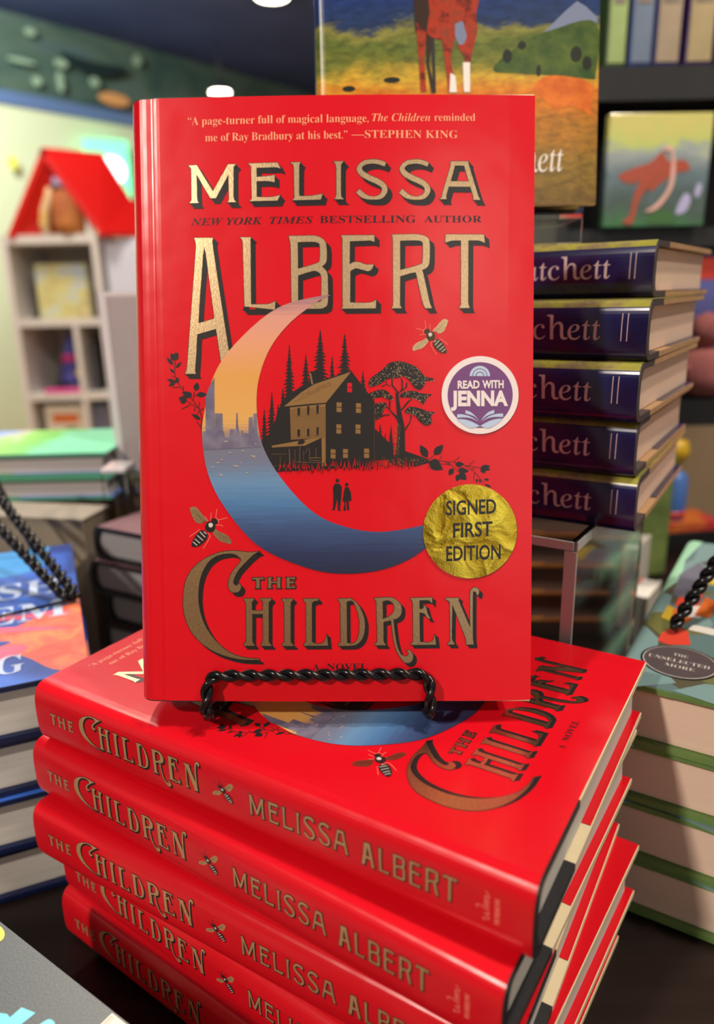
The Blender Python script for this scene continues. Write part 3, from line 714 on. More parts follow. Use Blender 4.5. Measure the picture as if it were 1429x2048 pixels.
def sticker(name, c, r, m, extra, label):
    pr = Print(); pr.circle(c, r, m, 0, n=72); extra(pr)
    bm_cuts = [c[0] + (k - 6) * r / 5 for k in range(13)]
    def mf(s, t, h): return nf(s, t, h + 0.55)
    # disc only: no base sheet
    bm = bmesh.new(); pm = pr.mats
    for cont, mi, lay in pr.items:
        vv = [v for q in cont for v in q]
        bv = [bm.verts.new((x, y, lay * .07)) for x, y in vv]
        for t in (tessellate_polygon([[Vector((x, y, 0)) for x, y in q] for q in cont]) if len(vv) > 3 else [(0, 1, 2)]):
            a, b, d = (vv[k] for k in t); ar = (b[0] - a[0]) * (d[1] - a[1]) - (b[1] - a[1]) * (d[0] - a[0])
            if abs(ar) < 1e-7: continue
            try: f = bm.faces.new([bv[k] for k in (t if ar > 0 else t[::-1])]); f.material_index = mi
            except ValueError: pass
    for x in bm_cuts: bmesh.ops.bisect_plane(bm, geom=bm.verts[:] + bm.edges[:] + bm.faces[:], dist=1e-5, plane_co=(x, 0, 0), plane_no=(1, 0, 0))
    # paper edge
    n = 72; lo = [bm.verts.new((c[0] + r * math.cos(2 * math.pi * k / n), c[1] + r * math.sin(2 * math.pi * k / n), -.18)) for k in range(n)]
    hi = [bm.verts.new((v.co.x, v.co.y, 0)) for v in lo]
    for k in range(n): f = bm.faces.new([lo[k], lo[(k + 1) % n], hi[(k + 1) % n], hi[k]]); f.material_index = 0
    uv = bm.loops.layers.uv.new('flat')
    for f in bm.faces:
        for l in f.loops: l[uv].uv = (l.vert.co.x, l.vert.co.y)
    for v in bm.verts: v.co = Vector(mf(*v.co)) * MM
    me = bpy.data.meshes.new(name); bm.to_mesh(me); bm.free()
    for q in pm: me.materials.append(q)
    o = bpy.data.objects.new(name, me); COL.objects.link(o); o.parent = novel; o['label'] = label
    return o
ST = (875, 705, .11896)
def s1(pr):
    c = cv(960.4, 790.9); pr.circle(c, 12.72, PURPLE, 1, n=64)
    q = lambda x, y: cv(ST[0] + x * ST[2], ST[1] + y * ST[2])
    T = lambda s, a, b, y0, y1, o=0.0, sl=0: pr.text(s, ST[0] + a * ST[2], ST[0] + b * ST[2], ST[1] + y0 * ST[2], ST[1] + y1 * ST[2], WHITE, 3, offset=o, slope=sl * ST[2], f=cv)
    T('READ', 338, 706, 612, 482, .035, -6); T('WITH', 752, 1112, 604, 474, .035, -4)
    T('JENNA', 225, 1185, 898, 650, .045, -8)
    cx, cy = 712, 405
    for r0, r1 in ((172, 128), (116, 74), (60, 0)):
        o = [q(cx + r0 * math.cos(math.pi * k / 24), cy - r0 * math.sin(math.pi * k / 24)) for k in range(25)]
        i = [q(cx + r1 * math.cos(math.pi * k / 24), cy - r1 * math.sin(math.pi * k / 24)) for k in range(25)][::-1] if r1 else []
        pr.poly([o + i], SKYB, 2)
    for s in ('330,1045 ~420,1045 ~560,1085 690,1170 ~560,1110 ~430,1095 330,1105', '470,975 ~560,1010 ~650,1090 705,1165 ~620,1080 470,1030',
              '325,1130 ~420,1125 ~560,1160 715,1240 ~560,1275 ~430,1210', '1105,1030 ~1000,1035 ~860,1080 740,1170 ~860,1105 ~1000,1085 1100,1090', '955,970 ~860,1005 ~780,1080 725,1160 ~820,1075 955,1025', '1105,1115 ~1000,1120 ~860,1160 715,1240 ~860,1275 ~1000,1205'):
        pr.poly(tf(path(s), *ST), SKYB, 2)
sticker('round_sticker', cv(960.4, 790.9), 15.05, WHITE, s1, 'round purple and white sticker on the cover')
def s2(pr):
    for s, a, b, y0, y1 in (('SIGNED', 892, 992.5, 1030, 1001), ('FIRST', 906, 985, 1074.5, 1045.5), ('EDITION', 892.5, 1001.5, 1121, 1091.5)):
        pr.text(s, a, b, y0, y1, INK, 1, offset=.02, slope=-4, f=cv)
sticker('round_sticker', cv(940.3, 1062.4), 18.55, FOILY, s2, 'round shiny gold foil sticker on the cover')

# ------------------------------------------------------------------ twisted wire easel under the standing novel
def onc(X, Y, off):
    p = TS + RS.col[0] * X + RS.col[1] * Y + RS.col[2] * off; return (p.x, p.y, p.z)
er = root('wire_easel', (0, 0, 0), 0, 'black twisted wire easel holding up the red novel, on the top book of its stack', 'easel')
zf = T0 + 2.8
fl = onc(29.3, -1, 6); fr_ = onc(117.2, -1, 6)
front = [(fl[0], 262, zf + .3), onc(29.0, -3, 6), onc(29.8, 10.2, 4.6), onc(32.5, 11.6, 4.2), onc(114.5, 12.2, 4.2), onc(117.0, 10.6, 4.6), onc(117.6, -3, 6), (fr_[0] + .5, 262, zf + .3)]
twist_path(front, 1.25, 14.6, 1.36).build('front_rail', WIRE, er, True)
for s, p in ((-1, fl), (1, fr_)):
    a = Vector((p[0], 264, zf + .0))
    mb = twist_path([a, a + Vector((2, 26, 0)), a + Vector((4, 52, 0))], 1.2, 14.6, 1.3)
    mb.build('foot', WIRE, er, True)
def back_up(X):
    d = 38.5
    return [onc(X, -7 if False else -4, -NT - 4), onc(X, 60, -NT - 3.5), onc(73 + (X - 73) * .35, 120, -NT - 3.5)]
twist_path(back_up(34), 1.2, 14.6, 1.3).build('back_rail', WIRE, er, True)
twist_path(back_up(113), 1.2, 14.6, 1.3).build('back_rail', WIRE, er, True)
pt = Vector(onc(73, 119, -NT - 4)); twist_path([pt, (pt.x, pt.y + 50, zf + 80), (pt.x, 383, zf + .2)], 1.2, 14.6, 1.3).build('rear_leg', WIRE, er, True)
MB().tube([(fl[0] + 4, fl[1] + 52, zf + .4), (fr_[0] + 3, fr_[1] + 52, zf + .4)], 1.6).build('cross_bar', WIRE, er, True)

# ------------------------------------------------------------------ table, floor, walls, ceiling
WOODD = noisy('dark_table_wood', [(0.3, (0.006, 0.004, 0.004)), (0.7, (0.02, 0.012, 0.010))], 3, 0.35, stretch=(1, 12, 1), spec=0.25)
t = root('display_table', (0, 0, -750), 0, 'dark wooden display table under all the book stacks', 'table')
MB().box(-800, 800, 60, 880, 722, 749.6).build('table_top', WOODD, t, bev=2)
MB().box(-760, 760, 100, 840, 640, 722).build('apron', WOODD, t)
for sx in (-1, 1):
    for y in (95, 790): MB().box(sx * 740 - 35, sx * 740 + 35, y, y + 60, 0, 722).build('leg', WOODD, t)
FLOORM = noisy('tan_floor', [(0.3, srgb(176, 134, 74)), (0.7, srgb(205, 160, 96))], 1.2, 0.4, stretch=(1, 6, 1))
WALLM = noisy('cream_wall', [(0.3, srgb(206, 208, 178)), (0.7, srgb(216, 214, 186))], .8, 0.7)
NAVY = noisy('navy_ceiling', [(0.3, srgb(58, 68, 138)), (0.7, srgb(80, 88, 160))], .9, 0.5)
def quad_obj(name, pts, m, th=(0, 0, -0.05)):
    vs = [Vector(p) for p in pts]; e = Vector(th); v = [tuple(p / MM) for p in vs] + [tuple((p + e) / MM) for p in vs]
    n = len(pts); f = [list(range(n)), list(range(2 * n - 1, n - 1, -1))] + [[i, (i + 1) % n, n + (i + 1) % n, n + i] for i in range(n)]
    o = mesh_obj(name, v, f, m); o['kind'] = 'structure'; return o
quad_obj('floor', [(-7, -3, -.75), (7, -3, -.75), (7, 14, -.75), (-7, 14, -.75)], FLOORM)
# the wall runs diagonally, its left end nearer
D = Vector((.65, .76)).normalized(); A = Vector((-2.0448, 5.0)) - D * 4; B = A + D * 13; NRM = Vector((-D.y, D.x))
def wq(name, s0, s1, z0, z1, m, off=0.0, th=.06):
    p0 = A + D * s0 - NRM * off; p1 = A + D * s1 - NRM * off
    return quad_obj(name, [(p0.x, p0.y, z0), (p1.x, p1.y, z0), (p1.x, p1.y, z1), (p0.x, p0.y, z1)], m, (NRM.x * th, NRM.y * th, 0))
LW = (B - A).length
wq('wall_left', 0, LW, -.75, 1.465, WALLM)
MURAL = mat('mural_paint', (0.1, 0.2, 0.2), 0.5)
_c = coords(MURAL, 'Object', (1, 1, 2.4)); _n = noise(MURAL, _c, 1.1, 4, 0.55, 0.8)
L(MURAL, ramp(MURAL, _n.outputs[0], [(.25, srgb(30, 48, 52)), (.42, srgb(62, 84, 80)), (.55, srgb(84, 100, 90)), (.68, srgb(72, 92, 112)), (.8, srgb(96, 108, 92))]), BS(MURAL).inputs['Base Color'])
wq('trim_mural', 0, LW, 1.465, 1.974, MURAL)
BLUEB = mat('blue_band_paint', srgb(92, 112, 160), 0.5)
wq('trim_band', 0, LW, 1.465, 1.54, BLUEB, .02)
quad_obj('ceiling', [(-7, -3, 1.974), (-7, 15, 1.974), (7, 15, 1.974), (7, -3, 1.974)], NAVY, (0, 0, .05))
wr = quad_obj('wall_right', [(1.6, 1.3, -.75), (1.6, 14, -.75), (1.6, 14, 1.974), (1.6, 1.3, 1.974)], noisy('grey_wall', [(.3, srgb(120, 105, 90)), (.7, srgb(150, 130, 108))], 1, .7), (.05, 0, 0))
# unseen half wall added behind the camera, a dark reflection for the foil
quad_obj('wall_reflect_helper', [(-4.5, -2.0, -.75), (.32, -2.0, -.75), (.32, -2.0, 1.25), (-4.5, -2.0, 1.25)], noisy('brown_grey_helper', [(.3, srgb(96, 80, 68)), (.7, srgb(140, 120, 100))], 1.5, .7), (0, -.05, 0))
GLOW = mat('lamp_glow', (1, 1, 1), .5, emit=(1.0, 0.93, 0.75), estr=14)
HOUS = mat('lamp_housing', (.03, .03, .035), .4)
def downlight(loc, r, label, stem=0):
    o = root('ceiling_light', loc, 0, label, 'lamp')
    if stem:
        MB().tube([(0, 0, 55), (0, 0, stem)], 6).build('stem', HOUS, o, True)
        MB().lathe([(0, 60), (r * .5, 58), (r, 5), (r * .96, 0), (r * .9, 4), (r * .4, 50), (0, 52)], 24).build('shade', HOUS, o, True)
        MB().lathe([(0, -r * .55), (r * .5, -r * .4), (r * .8, 0), (r * .5, r * .4), (0, r * .5)], 20).build('bulb', GLOW, o, True)
    else:
        MB().lathe([(r * 1.25, 0), (r * 1.25, -12), (r, -14), (r, 0)], 28).build('rim', HOUS, o, True)
        MB().lathe([(0, -8), (r, -8), (r, -2), (0, -2)], 28).build('lens', GLOW, o)
downlight((-420, 4870, 1973), 95, 'round lit ceiling lamp at the top edge, left of the painted landscape cover', 0)
downlight((-869, 5600, 1655), 85, 'lit hanging spotlight just above the standing red novel', 318)

# green lit sign on the wall, and painted bits of the mural
GS = mat('green_lit_panel', (0.2, 0.8, 0.5), .4, emit=(0.25, 1.0, 0.5), estr=1.1)
GW = mat('white_lit_core', (1, 1, 1), .4, emit=(0.8, 1.0, 0.95), estr=3.5)
def wall_pt(s, off=0.03): p = A + D * s - NRM * off; return p
def wall_item(name, s, z, mbf, mats_, label, cat, off=.03):
    p = wall_pt(s, off); o = root(name, (p.x / MM, p.y / MM, z / MM), math.atan2(D.y, D.x), label, cat); mbf(o); return o
def sgn(o):
    MB().prism([(-110, -330), (140, -360), (150, 130), (-140, 110)], -40, 0).build('panel', GS, o, bev=20)
    MB().prism([(95 * math.cos(a) + 20, 85 * math.sin(a) - 50) for a in [2 * math.pi * k / 16 for k in range(16)]], -60, -40).build('bright_core', GW, o)
wall_item('lit_sign', 4.55, 1.2, sgn, None, 'glowing green and white lit panel on the cream wall, behind the red gable roof', 'sign', .06)
ORG = mat('orange_paint', srgb(215, 150, 95), .6); YEL = mat('yellow_paint', srgb(225, 215, 90), .6); DGR = mat('dark_green_paint', srgb(16, 34, 38), .6); PGR = mat('pale_green_paint', srgb(150, 170, 150), .6)
def flat_shape(s): 
    def g(o): MB().prism(s[0], -8, 0).build('cutout', s[1], o)
    return g
def ell(a, b, n=16, ph=0): return [(a * math.cos(2 * math.pi * k / n), b * math.sin(2 * math.pi * k / n) + ph * math.cos(4 * math.pi * k / n)) for k in range(n)]
wall_item('wall_cutout', 4.68, 1.6, flat_shape((ell(120, 40), ORG)), None, 'orange painted wall shape low on the mural, left of the standing novel', 'wall decoration', .05)
wall_item('wall_cutout', 4.56, 1.78, flat_shape((ell(240, 40, ph=22), DGR)), None, 'dark bird-like wall shape in the middle of the mural', 'wall decoration', .05)
wall_item('wall_cutout', 3.92, 1.13, flat_shape((ell(28, 40), YEL)), None, 'small yellow round wall shape at the left edge, above the white shelf unit', 'wall decoration', .05)
for i, (s_, z_, a_, b_, w) in enumerate(((4.06, 1.71, 90, 12, 'long pale streak at the left of the mural'), (4.32, 1.745, 46, 24, 'pale blob beside the dark bird shape on the mural'), (4.143, 1.615, 30, 26, 'small pale disc low on the mural'), (4.3, 1.64, 22, 60, 'pale upright streak on the mural left of its centre'), (4.545, 1.68, 34, 30, 'pale disc below the dark bird shape on the mural'), (4.89, 1.87, 30, 34, 'pale disc right of the dark bird shape on the mural'), (4.14, 1.88, 36, 20, 'pale smudge high on the mural near the ceiling'))):
    wall_item('wall_cutout', s_, z_, flat_shape((ell(a_, b_), PGR)), None, w, 'wall decoration', .05)
# ------------------------------------------------------------------ other hardcovers
def add_book(name, W, H, T, loc, rz, label, cat='book', group=None, front=None, spine=None, board=None, cloth=None, page=None, prints=None, mw=None, cloth_w=30.0, jacket=True, sp_lim=4.0, rec=4.0):
    r = root(name, loc, rz, label, cat, group, mw)
    P, S = jacket_profile(W, T); f = jacket_map(P, S, H); sc = center_s(P, S, T)
    pr = Print()
    if prints: prints(pr, sc)
    c2 = []
    for c in sorted(round(c, 3) for c in S):
        if not c2 or c - c2[-1] > .3: c2.append(c)
    c2.append(sp_lim); c2.append(2 * sc - sp_lim)
    if jacket:
        sheet('dust_jacket', pr, f, (min(S), max(S)), (0.5, H - 0.5), sorted(c2), lambda s: front if s > sp_lim else spine, r)
    book_body(r, W, H, T, board, cloth, page, rec=rec, cloth_w=cloth_w, prof=P)
    return r
TANB = noisy('tan_board', [(.3, srgb(176, 138, 98)), (.7, srgb(192, 154, 112))], 60, .6)
GREYC = noisy('dark_grey_cloth', [(.3, srgb(62, 54, 56)), (.7, srgb(78, 68, 68))], 900, .6)
NAVYJ = mat('navy_glossy_jacket', srgb(28, 26, 84), 0.16)
_n = noise(NAVYJ, coords(NAVYJ, 'UV', (.02, .02, 1)), 1.5, 2); L(NAVYJ, ramp(NAVYJ, _n.outputs[0], [(.35, srgb(24, 30, 80)), (.65, srgb(30, 17, 50))]), BS(NAVYJ).inputs['Base Color'])
OLIVE = noisy('olive_painted_jacket', [(.25, srgb(96, 98, 44)), (.45, srgb(150, 146, 60)), (.6, srgb(120, 100, 80)), (.75, srgb(172, 176, 70))], .05, .25, 'UV', 3)
PALE = mat('pale_rose_ink', srgb(196, 168, 172), .4)
def pat_print(pr, sc):
    H = 229
    g = lambda a, b: (sc + b, H - a)
    pr.text(ml_('Ann'), H - 118, H - 93, -5.0, 4.8, PALE, 1, shear=-3.2, f=g)
    pr.text(ml_('Patchett'), H - 77, H - 19.8, -6.0, 5.5, PALE, 1, shear=-3.2, f=g)
    for a in (H - 11.8, H - 9.2): pr.line([g(a, -6.5), g(a, 6)], .4, PALE, 1)
PB = [(149.7, 378.1, 55.69), (134.2, 339.7, 56.99), (130.1, 334.2, 56.76), (133.9, 341.3, 57.68), (136.2, 340.6, 58.41)]
pl = ['navy glossy hardcover on top of the navy stack, the landscape book standing on it', 'navy glossy hardcover second from the top of the navy stack', 'navy glossy hardcover in the middle of the navy stack',
      'navy glossy hardcover fourth from the top of the navy stack', 'navy glossy hardcover at the bottom of the navy stack, resting on the clear riser']
pb = add_book('hardcover_book', 154, 229, 28, (PB[0][0], PB[0][1], 199.8 + 112), math.radians(PB[0][2]), pl[0], group='stacked navy books', front=OLIVE, spine=NAVYJ, board=TANB, cloth=GREYC, page=PAGEP, prints=pat_print, sp_lim=0.2)
for k in range(1, 5): copy_book(pb, (PB[k][0], PB[k][1], 199.8 + 28 * (4 - k)), math.radians(PB[k][2]), pl[k])

# clear riser under the navy stack
rr = root('acrylic_riser', (106, 332.5, 0), math.atan2(-.56, .83), 'clear acrylic box riser carrying the navy book stack, behind the red stack', 'riser')
d = 145; w = 205
MB().box(-w, 0, 0, d, 194.8, 199.7).build('top_panel', ACRYL, rr)
MB().box(-5, 0, 0, d, 0, 194.7).build('side_panel', ACRYL, rr)
MB().box(-w, -w + 5, 0, d, 0, 194.7).build('side_panel', ACRYL, rr)
MB().box(-w + 5.1, -5.1, 0, 5, 0, 194.7).build('front_panel', ACRYL, rr)
MB().box(-5.6, .4, -.6, 1.2, 0, 194.7).build('edge_strip', ACRYLE, rr); MB().box(-1.2, .6, 0, d, 195, 199.6).build('edge_strip', ACRYLE, rr); MB().box(-w, -1.3, -1.0, -.05, 195.2, 199.6).build('edge_strip', ACRYLE, rr)

# landscape book standing on the navy stack
LAND = mat('painted_landscape', (.3, .3, .1), .3)
_tc = coords(LAND, 'UV'); _sx = N(LAND, 'ShaderNodeSeparateXYZ'); L(LAND, _tc, _sx.inputs[0])
_n1 = noise(LAND, coords(LAND, 'UV', (.025, .06, 1)), 1.0, 5, .65, .6)
_ma = N(LAND, 'ShaderNodeMath'); _ma.operation = 'MULTIPLY_ADD'; _ma.inputs[1].default_value = 34; L(LAND, _n1.outputs[0], _ma.inputs[0]); L(LAND, _sx.outputs[1], _ma.inputs[2])
_mr = N(LAND, 'ShaderNodeMapRange'); _mr.inputs[1].default_value = 17; _mr.inputs[2].default_value = 160; L(LAND, _ma.outputs[0], _mr.inputs[0])
_base = ramp(LAND, _mr.outputs[0], [(0, srgb(110, 84, 30)), (.16, srgb(132, 104, 34)), (.3, srgb(168, 112, 28)), (.42, srgb(206, 116, 22)), (.5, srgb(196, 160, 50)), (.56, srgb(112, 118, 44)), (.62, srgb(84, 100, 40)), (.68, srgb(128, 128, 60)), (.71, srgb(30, 52, 90)), (.8, srgb(26, 52, 110)), (1, srgb(18, 42, 98))])
_n2 = noise(LAND, coords(LAND, 'UV', (.12, .3, 1)), 1.0, 4, .7, .4)
_mx = N(LAND, 'ShaderNodeMixRGB'); _mx.blend_type = 'OVERLAY'; _mx.inputs[0].default_value = .55
L(LAND, _base, _mx.inputs[1]); L(LAND, ramp(LAND, _n2.outputs[0], [(.35, (.2, .2, .2)), (.65, (.8, .8, .75))]), _mx.inputs[2]); L(LAND, _mx.outputs[0], BS(LAND).inputs['Base Color'])
HB = noisy('chestnut_paint', [(.35, srgb(92, 28, 16)), (.5, srgb(170, 52, 22)), (.7, srgb(120, 60, 34))], .12, .3, 'UV'); HD = mat('dark_brown_paint', srgb(52, 34, 24), .3)
GRN = noisy('green_field_paint', [(.35, srgb(44, 74, 28)), (.65, srgb(84, 104, 36))], .08, .3, 'UV'); ORP = noisy('orange_field_paint', [(.35, srgb(196, 92, 20)), (.65, srgb(228, 124, 30))], .1, .3, 'UV')
WHP = mat('white_title_ink', srgb(236, 232, 222), .3); MTN = mat('mountain_paint', srgb(120, 132, 160), .3); DKG = mat('dark_shrub_paint', srgb(26, 34, 22), .3)
BLK = mat('matte_black', (.01, .01, .011), .5)
def land_print(pr, sc):
    q = lambda s: [[((x - 628) / 3.63, (410 - y) / 3.65) for x, y in c] for c in path(s)]
    P = lambda s, m, l: pr.poly(q(s), m, l)
    P('1100,70 1150,25 1172,8 1190,18 1215,40 1213,75 1100,85', MTN, 1)
    P('~1000,135 ~1060,85 ~1120,62 ~1213,50 1213,160 ~1120,150 ~1060,145', GRN, 1)
    P('~1085,170 ~1120,150 ~1190,160 1208,175 1206,230 ~1160,210 ~1130,215 ~1100,190', ORP, 1)
    for x, y, a, b in ((1060, 90, 9, 8), (1172, 110, 12, 16), (1195, 128, 10, 14), (1095, 140, 5, 12), (1030, 110, 10, 14), (700, 165, 14, 6), (790, 150, 18, 6)): pr.circle(((x - 628) / 3.63, (410 - y) / 3.65), a / 3.63, DKG, 2, b / 3.65, 10)
    P('836,-60 ~838,20 ~842,60 860,70 900,75 930,70 960,45 975,-10 970,-80', HB, 3)
    for s, m in (('842,40 862,60 858,110 862,175 850,175 846,110', HB), ('862,60 875,70 868,120 880,178 872,178 862,120', HD), ('888,30 925,60 912,110 925,178 908,178 900,110', HB), ('930,60 965,20 968,60 955,110 952,178 938,178 942,110 928,90', HB)): P(s, m, 4)
    P('836,-60 ~838,20 ~842,60 862,66 870,20 862,-60', HD, 4)
    P('938,120 953,120 953,178 940,178', WHP, 5); P('912,140 922,145 926,178 910,178', WHP, 5)
    P('922,45 938,40 946,70 ~940,84 ~930,84 922,70', MTN, 5); P('872,70 879,70 882,178 876,178', BLK, 4)
    pr.text(ml_('Patchett'), (960 - 628) / 3.63, (1152 - 628) / 3.63, (339 - 409) / -3.65 - .2, (284 - 410) / -3.65, WHP, 5, shear=-1.5)
ang = math.radians(9); lw = Matrix.Translation(Vector((-19, 462, 364)) * MM) @ Matrix.Rotation(math.radians(-1), 4, 'Z') @ Matrix.Rotation(math.radians(90) - ang, 4, 'X')
lw = lw @ Matrix.Translation(Vector((0, 0, -28)) * MM)
add_book('hardcover_book', 163, 240, 28, None, 0, 'hardcover with a painted landscape and horse legs, standing on the navy stack', front=LAND, spine=NAVYJ, board=TANB, cloth=GREYC, page=PAGEP, prints=land_print, mw=lw, sp_lim=-1)
hr = root('acrylic_book_stand', (84, 452, 339.9), math.radians(-1), 'small clear acrylic stand holding the landscape book on the navy stack', 'book stand')
MB().box(-32, 50, -2, 62, 0, 3).build('base', ACRYL, hr); MB().box(-32, 50, -2, 1, 3, 19.5).build('front_lip', ACRYL, hr)
MB().box(-32, 50, 1.2, 60, 16, 18.5).build('ledge', ACRYL, hr); MB().prism([(48, 16), (51, 16), (68, 150), (65, 150)], -20, 38, axis='X').build('back_rest', ACRYL, hr)

# green cloth stack on the right
GREENB = noisy('green_board', [(.3, srgb(92, 124, 66)), (.7, srgb(112, 146, 80))], 40, .55)
COLL = mat('grey_green_collage', (.3, .3, .3), .3); _v = N(COLL, 'ShaderNodeTexVoronoi'); _v.inputs['Scale'].default_value = .035; L(COLL, coords(COLL, 'UV'), _v.inputs['Vector'])
_s = N(COLL, 'ShaderNodeSeparateColor'); L(COLL, _v.outputs['Color'], _s.inputs[0])
L(COLL, ramp(COLL, _s.outputs[0], [(0, srgb(96, 122, 122)), (.25, srgb(88, 84, 66)), (.45, srgb(104, 106, 122)), (.62, srgb(122, 150, 150)), (.8, srgb(110, 112, 74))], 'CONSTANT'), BS(COLL).inputs['Base Color'])
CT = mat('teal_paper', srgb(122, 152, 152), .3); CM_ = mat('mint_paper', srgb(158, 208, 176), .3); CO = mat('orange_paper', srgb(222, 112, 44), .3); CY = mat('yellow_paper', srgb(214, 180, 52), .3)
CR = mat('coral_paper', srgb(216, 70, 52), .3); CG = mat('grey_paper', srgb(112, 112, 126), .3); COL_ = mat('olive_paper', srgb(112, 112, 62), .3); CW = mat('pale_paper', srgb(220, 214, 206), .3); CDK = mat('dark_bronze_paper', srgb(72, 66, 58), .3); BADGE = mat('charcoal_badge', srgb(84, 74, 76), .35)
def coll_print(pr, sc):
    s = 22.0      # sheet shift
    P = lambda t, m, l: pr.poly([[(x + s, y) for x, y in c] for c in path(t)], m, l)
    P('-30,0 -8,-3 8,10 -5,30 -8,55 -22,75 -30,60', CT, 1); P('-30,75 -22,75 -10,90 -12,120 -20,125 -32,120', CT, 1)
    P('-18,72 -8,60 -2,75 -10,92 -18,90', COL_, 2); P('-8,52 -2,50 8,55 4,72 -4,74 -8,62', CR, 3); P('-12,84 -4,80 -6,100 -12,104', CY, 3)
    P('-6,76 0,78 4,90 0,104 -8,100', CO, 3); P('-2,92 8,92 6,112 -4,106', CW, 3); P('-8,104 4,108 4,138 -2,150 -8,128', CR, 2); P('4,96 12,96 14,120 6,128', CO, 3)
    P('-32,120 -20,118 -12,150 -15,190 -10,236 -26,236 -30,180', CM_, 1); P('-12,120 0,120 4,170 -6,190 -14,160', CG, 2); P('2,150 12,150 10,180 4,190', CY, 3)
    P('4,74 30,72 32,80 14,82 5,82', CW, 3); P('14,82 32,80 34,100 18,100', CG, 2); P('8,2 40,-4 46,20 20,16', CT, 1); P('20,40 60,40 60,72 22,70', CDK, 1); P('24,70 50,70 60,140 26,150', CDK, 1)
    P('40,100 136,90 136,200 50,210', CO, 2); P('60,20 136,10 136,80 70,90', CT, 1)
    pr.circle((6 + s, 32.5), 18.6, BLK, 4, 18.2); pr.circle((6 + s, 32.5), 17.4, CW, 5, 17.0); pr.circle((6 + s, 32.5), 17.0, BADGE, 6, 16.6)
    pr.text(mb_('THE'), 2 + s, 9 + s, 38, 41, CW, 7, offset=-.012); pr.text(mb_('UNSELECTED'), -9 + s, 20 + s, 31, 34.5, CW, 7, offset=-.012); pr.text(mb_('MORE'), 0 + s, 14 + s, 25, 28.2, CW, 7, offset=-.012)
ga = math.atan2(-.535, .845)
gl = ['green-edged hardcover with a colourful cut-paper cover, top of the right-hand stack', 'green-edged hardcover second from the top of the right-hand stack', 'green-edged hardcover third from the top of the right-hand stack', 'green-edged hardcover at the bottom of the right-hand stack, on the dark table']
gb = add_book('hardcover_book', 158, 236, 33.5, (121.1, 319.4, 100.5), ga, gl[0], group='green edged books on the right', front=COLL, spine=COLL, board=GREENB, cloth=GREENB, page=PAGEP, prints=coll_print)
for k in range(1, 4): copy_book(gb, (121.1 + (0, 1.5, -.4, 1.2)[k], 319.4 + (0, .8, 1.2, .3)[k], 100.5 - 33.5 * k), ga + (0, .006, -.008, .004)[k], gl[k])
er2 = root('wire_easel', (0, 0, 0), 0, 'black twisted wire easel at the right edge, on the cut-paper cover', 'easel')
z0 = 136.9
p0 = Vector((155.2, 352, z0)); 
def gp(X, Y, z=z0): c, s = math.cos(ga), math.sin(ga); return Vector((121.1 + c * X - s * Y, 319.4 + s * X + c * Y, z))
f0 = gp(19, 66); f1 = gp(95, 50)
q_ = Vector((25, 7, 40))
twist_path([f0, f0 + q_ * .4, f0 + q_, f0 + q_ * 3], 1.9, 15, 2.0).build('side_rail', WIRE, er2, True)
twist_path([f1, f1 + Vector((6, 3, 16)), f0 + q_ * 3 + Vector((12, 0, 0))], 1.9, 15, 2.0).build('side_rail', WIRE, er2, True)
twist_path([f0 + q_ * 2.9, gp(110, 205)], 1.6, 14, 1.7).build('rear_leg', WIRE, er2, True)

# blue stack on the left
BLUEC = mat('blue_swirl_cover', (.1, .2, .6), .28)
_n = noise(BLUEC, coords(BLUEC, 'UV', (.012, .012, 1)), 1.3, 2, .5, 1.2); L(BLUEC, ramp(BLUEC, _n.outputs[0], [(.3, srgb(30, 56, 130)), (.5, srgb(46, 84, 178)), (.7, srgb(62, 110, 208))]), BS(BLUEC).inputs['Base Color'])
NAVYB = mat('navy_board', srgb(16, 28, 68), .4)
ORS = noisy('orange_swirl_ink', [(.35, srgb(226, 84, 62)), (.5, srgb(240, 112, 84)), (.65, srgb(240, 140, 80))], .05, .3, 'UV', 3, dist=1.5); PKS = mat('pink_swirl_ink', srgb(232, 96, 128), .3); LTB = mat('bright_blue_ink', srgb(64, 148, 216), .3); PWH = mat('pale_blue_title_ink', srgb(190, 208, 238), .3)
def blue_print(pr, sc):
    P = lambda t, m, l: pr.poly(path(t), m, l)
    P('0,176 ~60,190 ~110,170 136,180 142,228 0,228', LTB, 1)
    P('158,108 ~150,100 ~132,86 ~118,74 ~100,66 ~60,60 ~20,66 0,60 0,44 ~50,40 ~100,44 ~124,34 ~140,10 158,-2', ORS, 1)
    P('~10,30 ~60,20 ~110,30 ~128,44 ~110,50 ~60,34 ~20,40', PKS, 2); P('~30,74 ~80,84 ~120,76 ~150,60 ~120,68 ~80,76', PKS, 2); P('100,108 ~112,96 ~140,92 156,86 ~138,86 ~108,90', PKS, 2)
    P('~70,52 ~96,60 ~118,56 ~110,50 ~90,48', BLUEC, 3)
    pr.text(mb_('SH'), 108, 148, 124, 153, PWH, 4); pr.text(mb_('EM'), 100, 150, 82, 110, PWH, 4); pr.text(mb_('G'), 112, 126, 14, 36, PWH, 4)
ba = math.radians(22.5)
bo = (-144 - 158 * math.cos(ba), 347 - 158 * math.sin(ba))
bl = ['blue hardcover with orange swirls and pale letters, top of the left-hand stack', 'navy-edged hardcover second from the top of the left-hand stack', 'navy-edged hardcover third from the top of the left-hand stack', 'navy-edged hardcover at the bottom of the left-hand stack, on the dark table']
bb_ = add_book('hardcover_book', 158, 229, 32.3, (bo[0], bo[1], 96.9), ba, bl[0], group='navy edged books on the left', front=BLUEC, spine=NAVYB, sp_lim=-14, board=NAVYB, cloth=NAVYB, page=PAGEW, prints=blue_print)
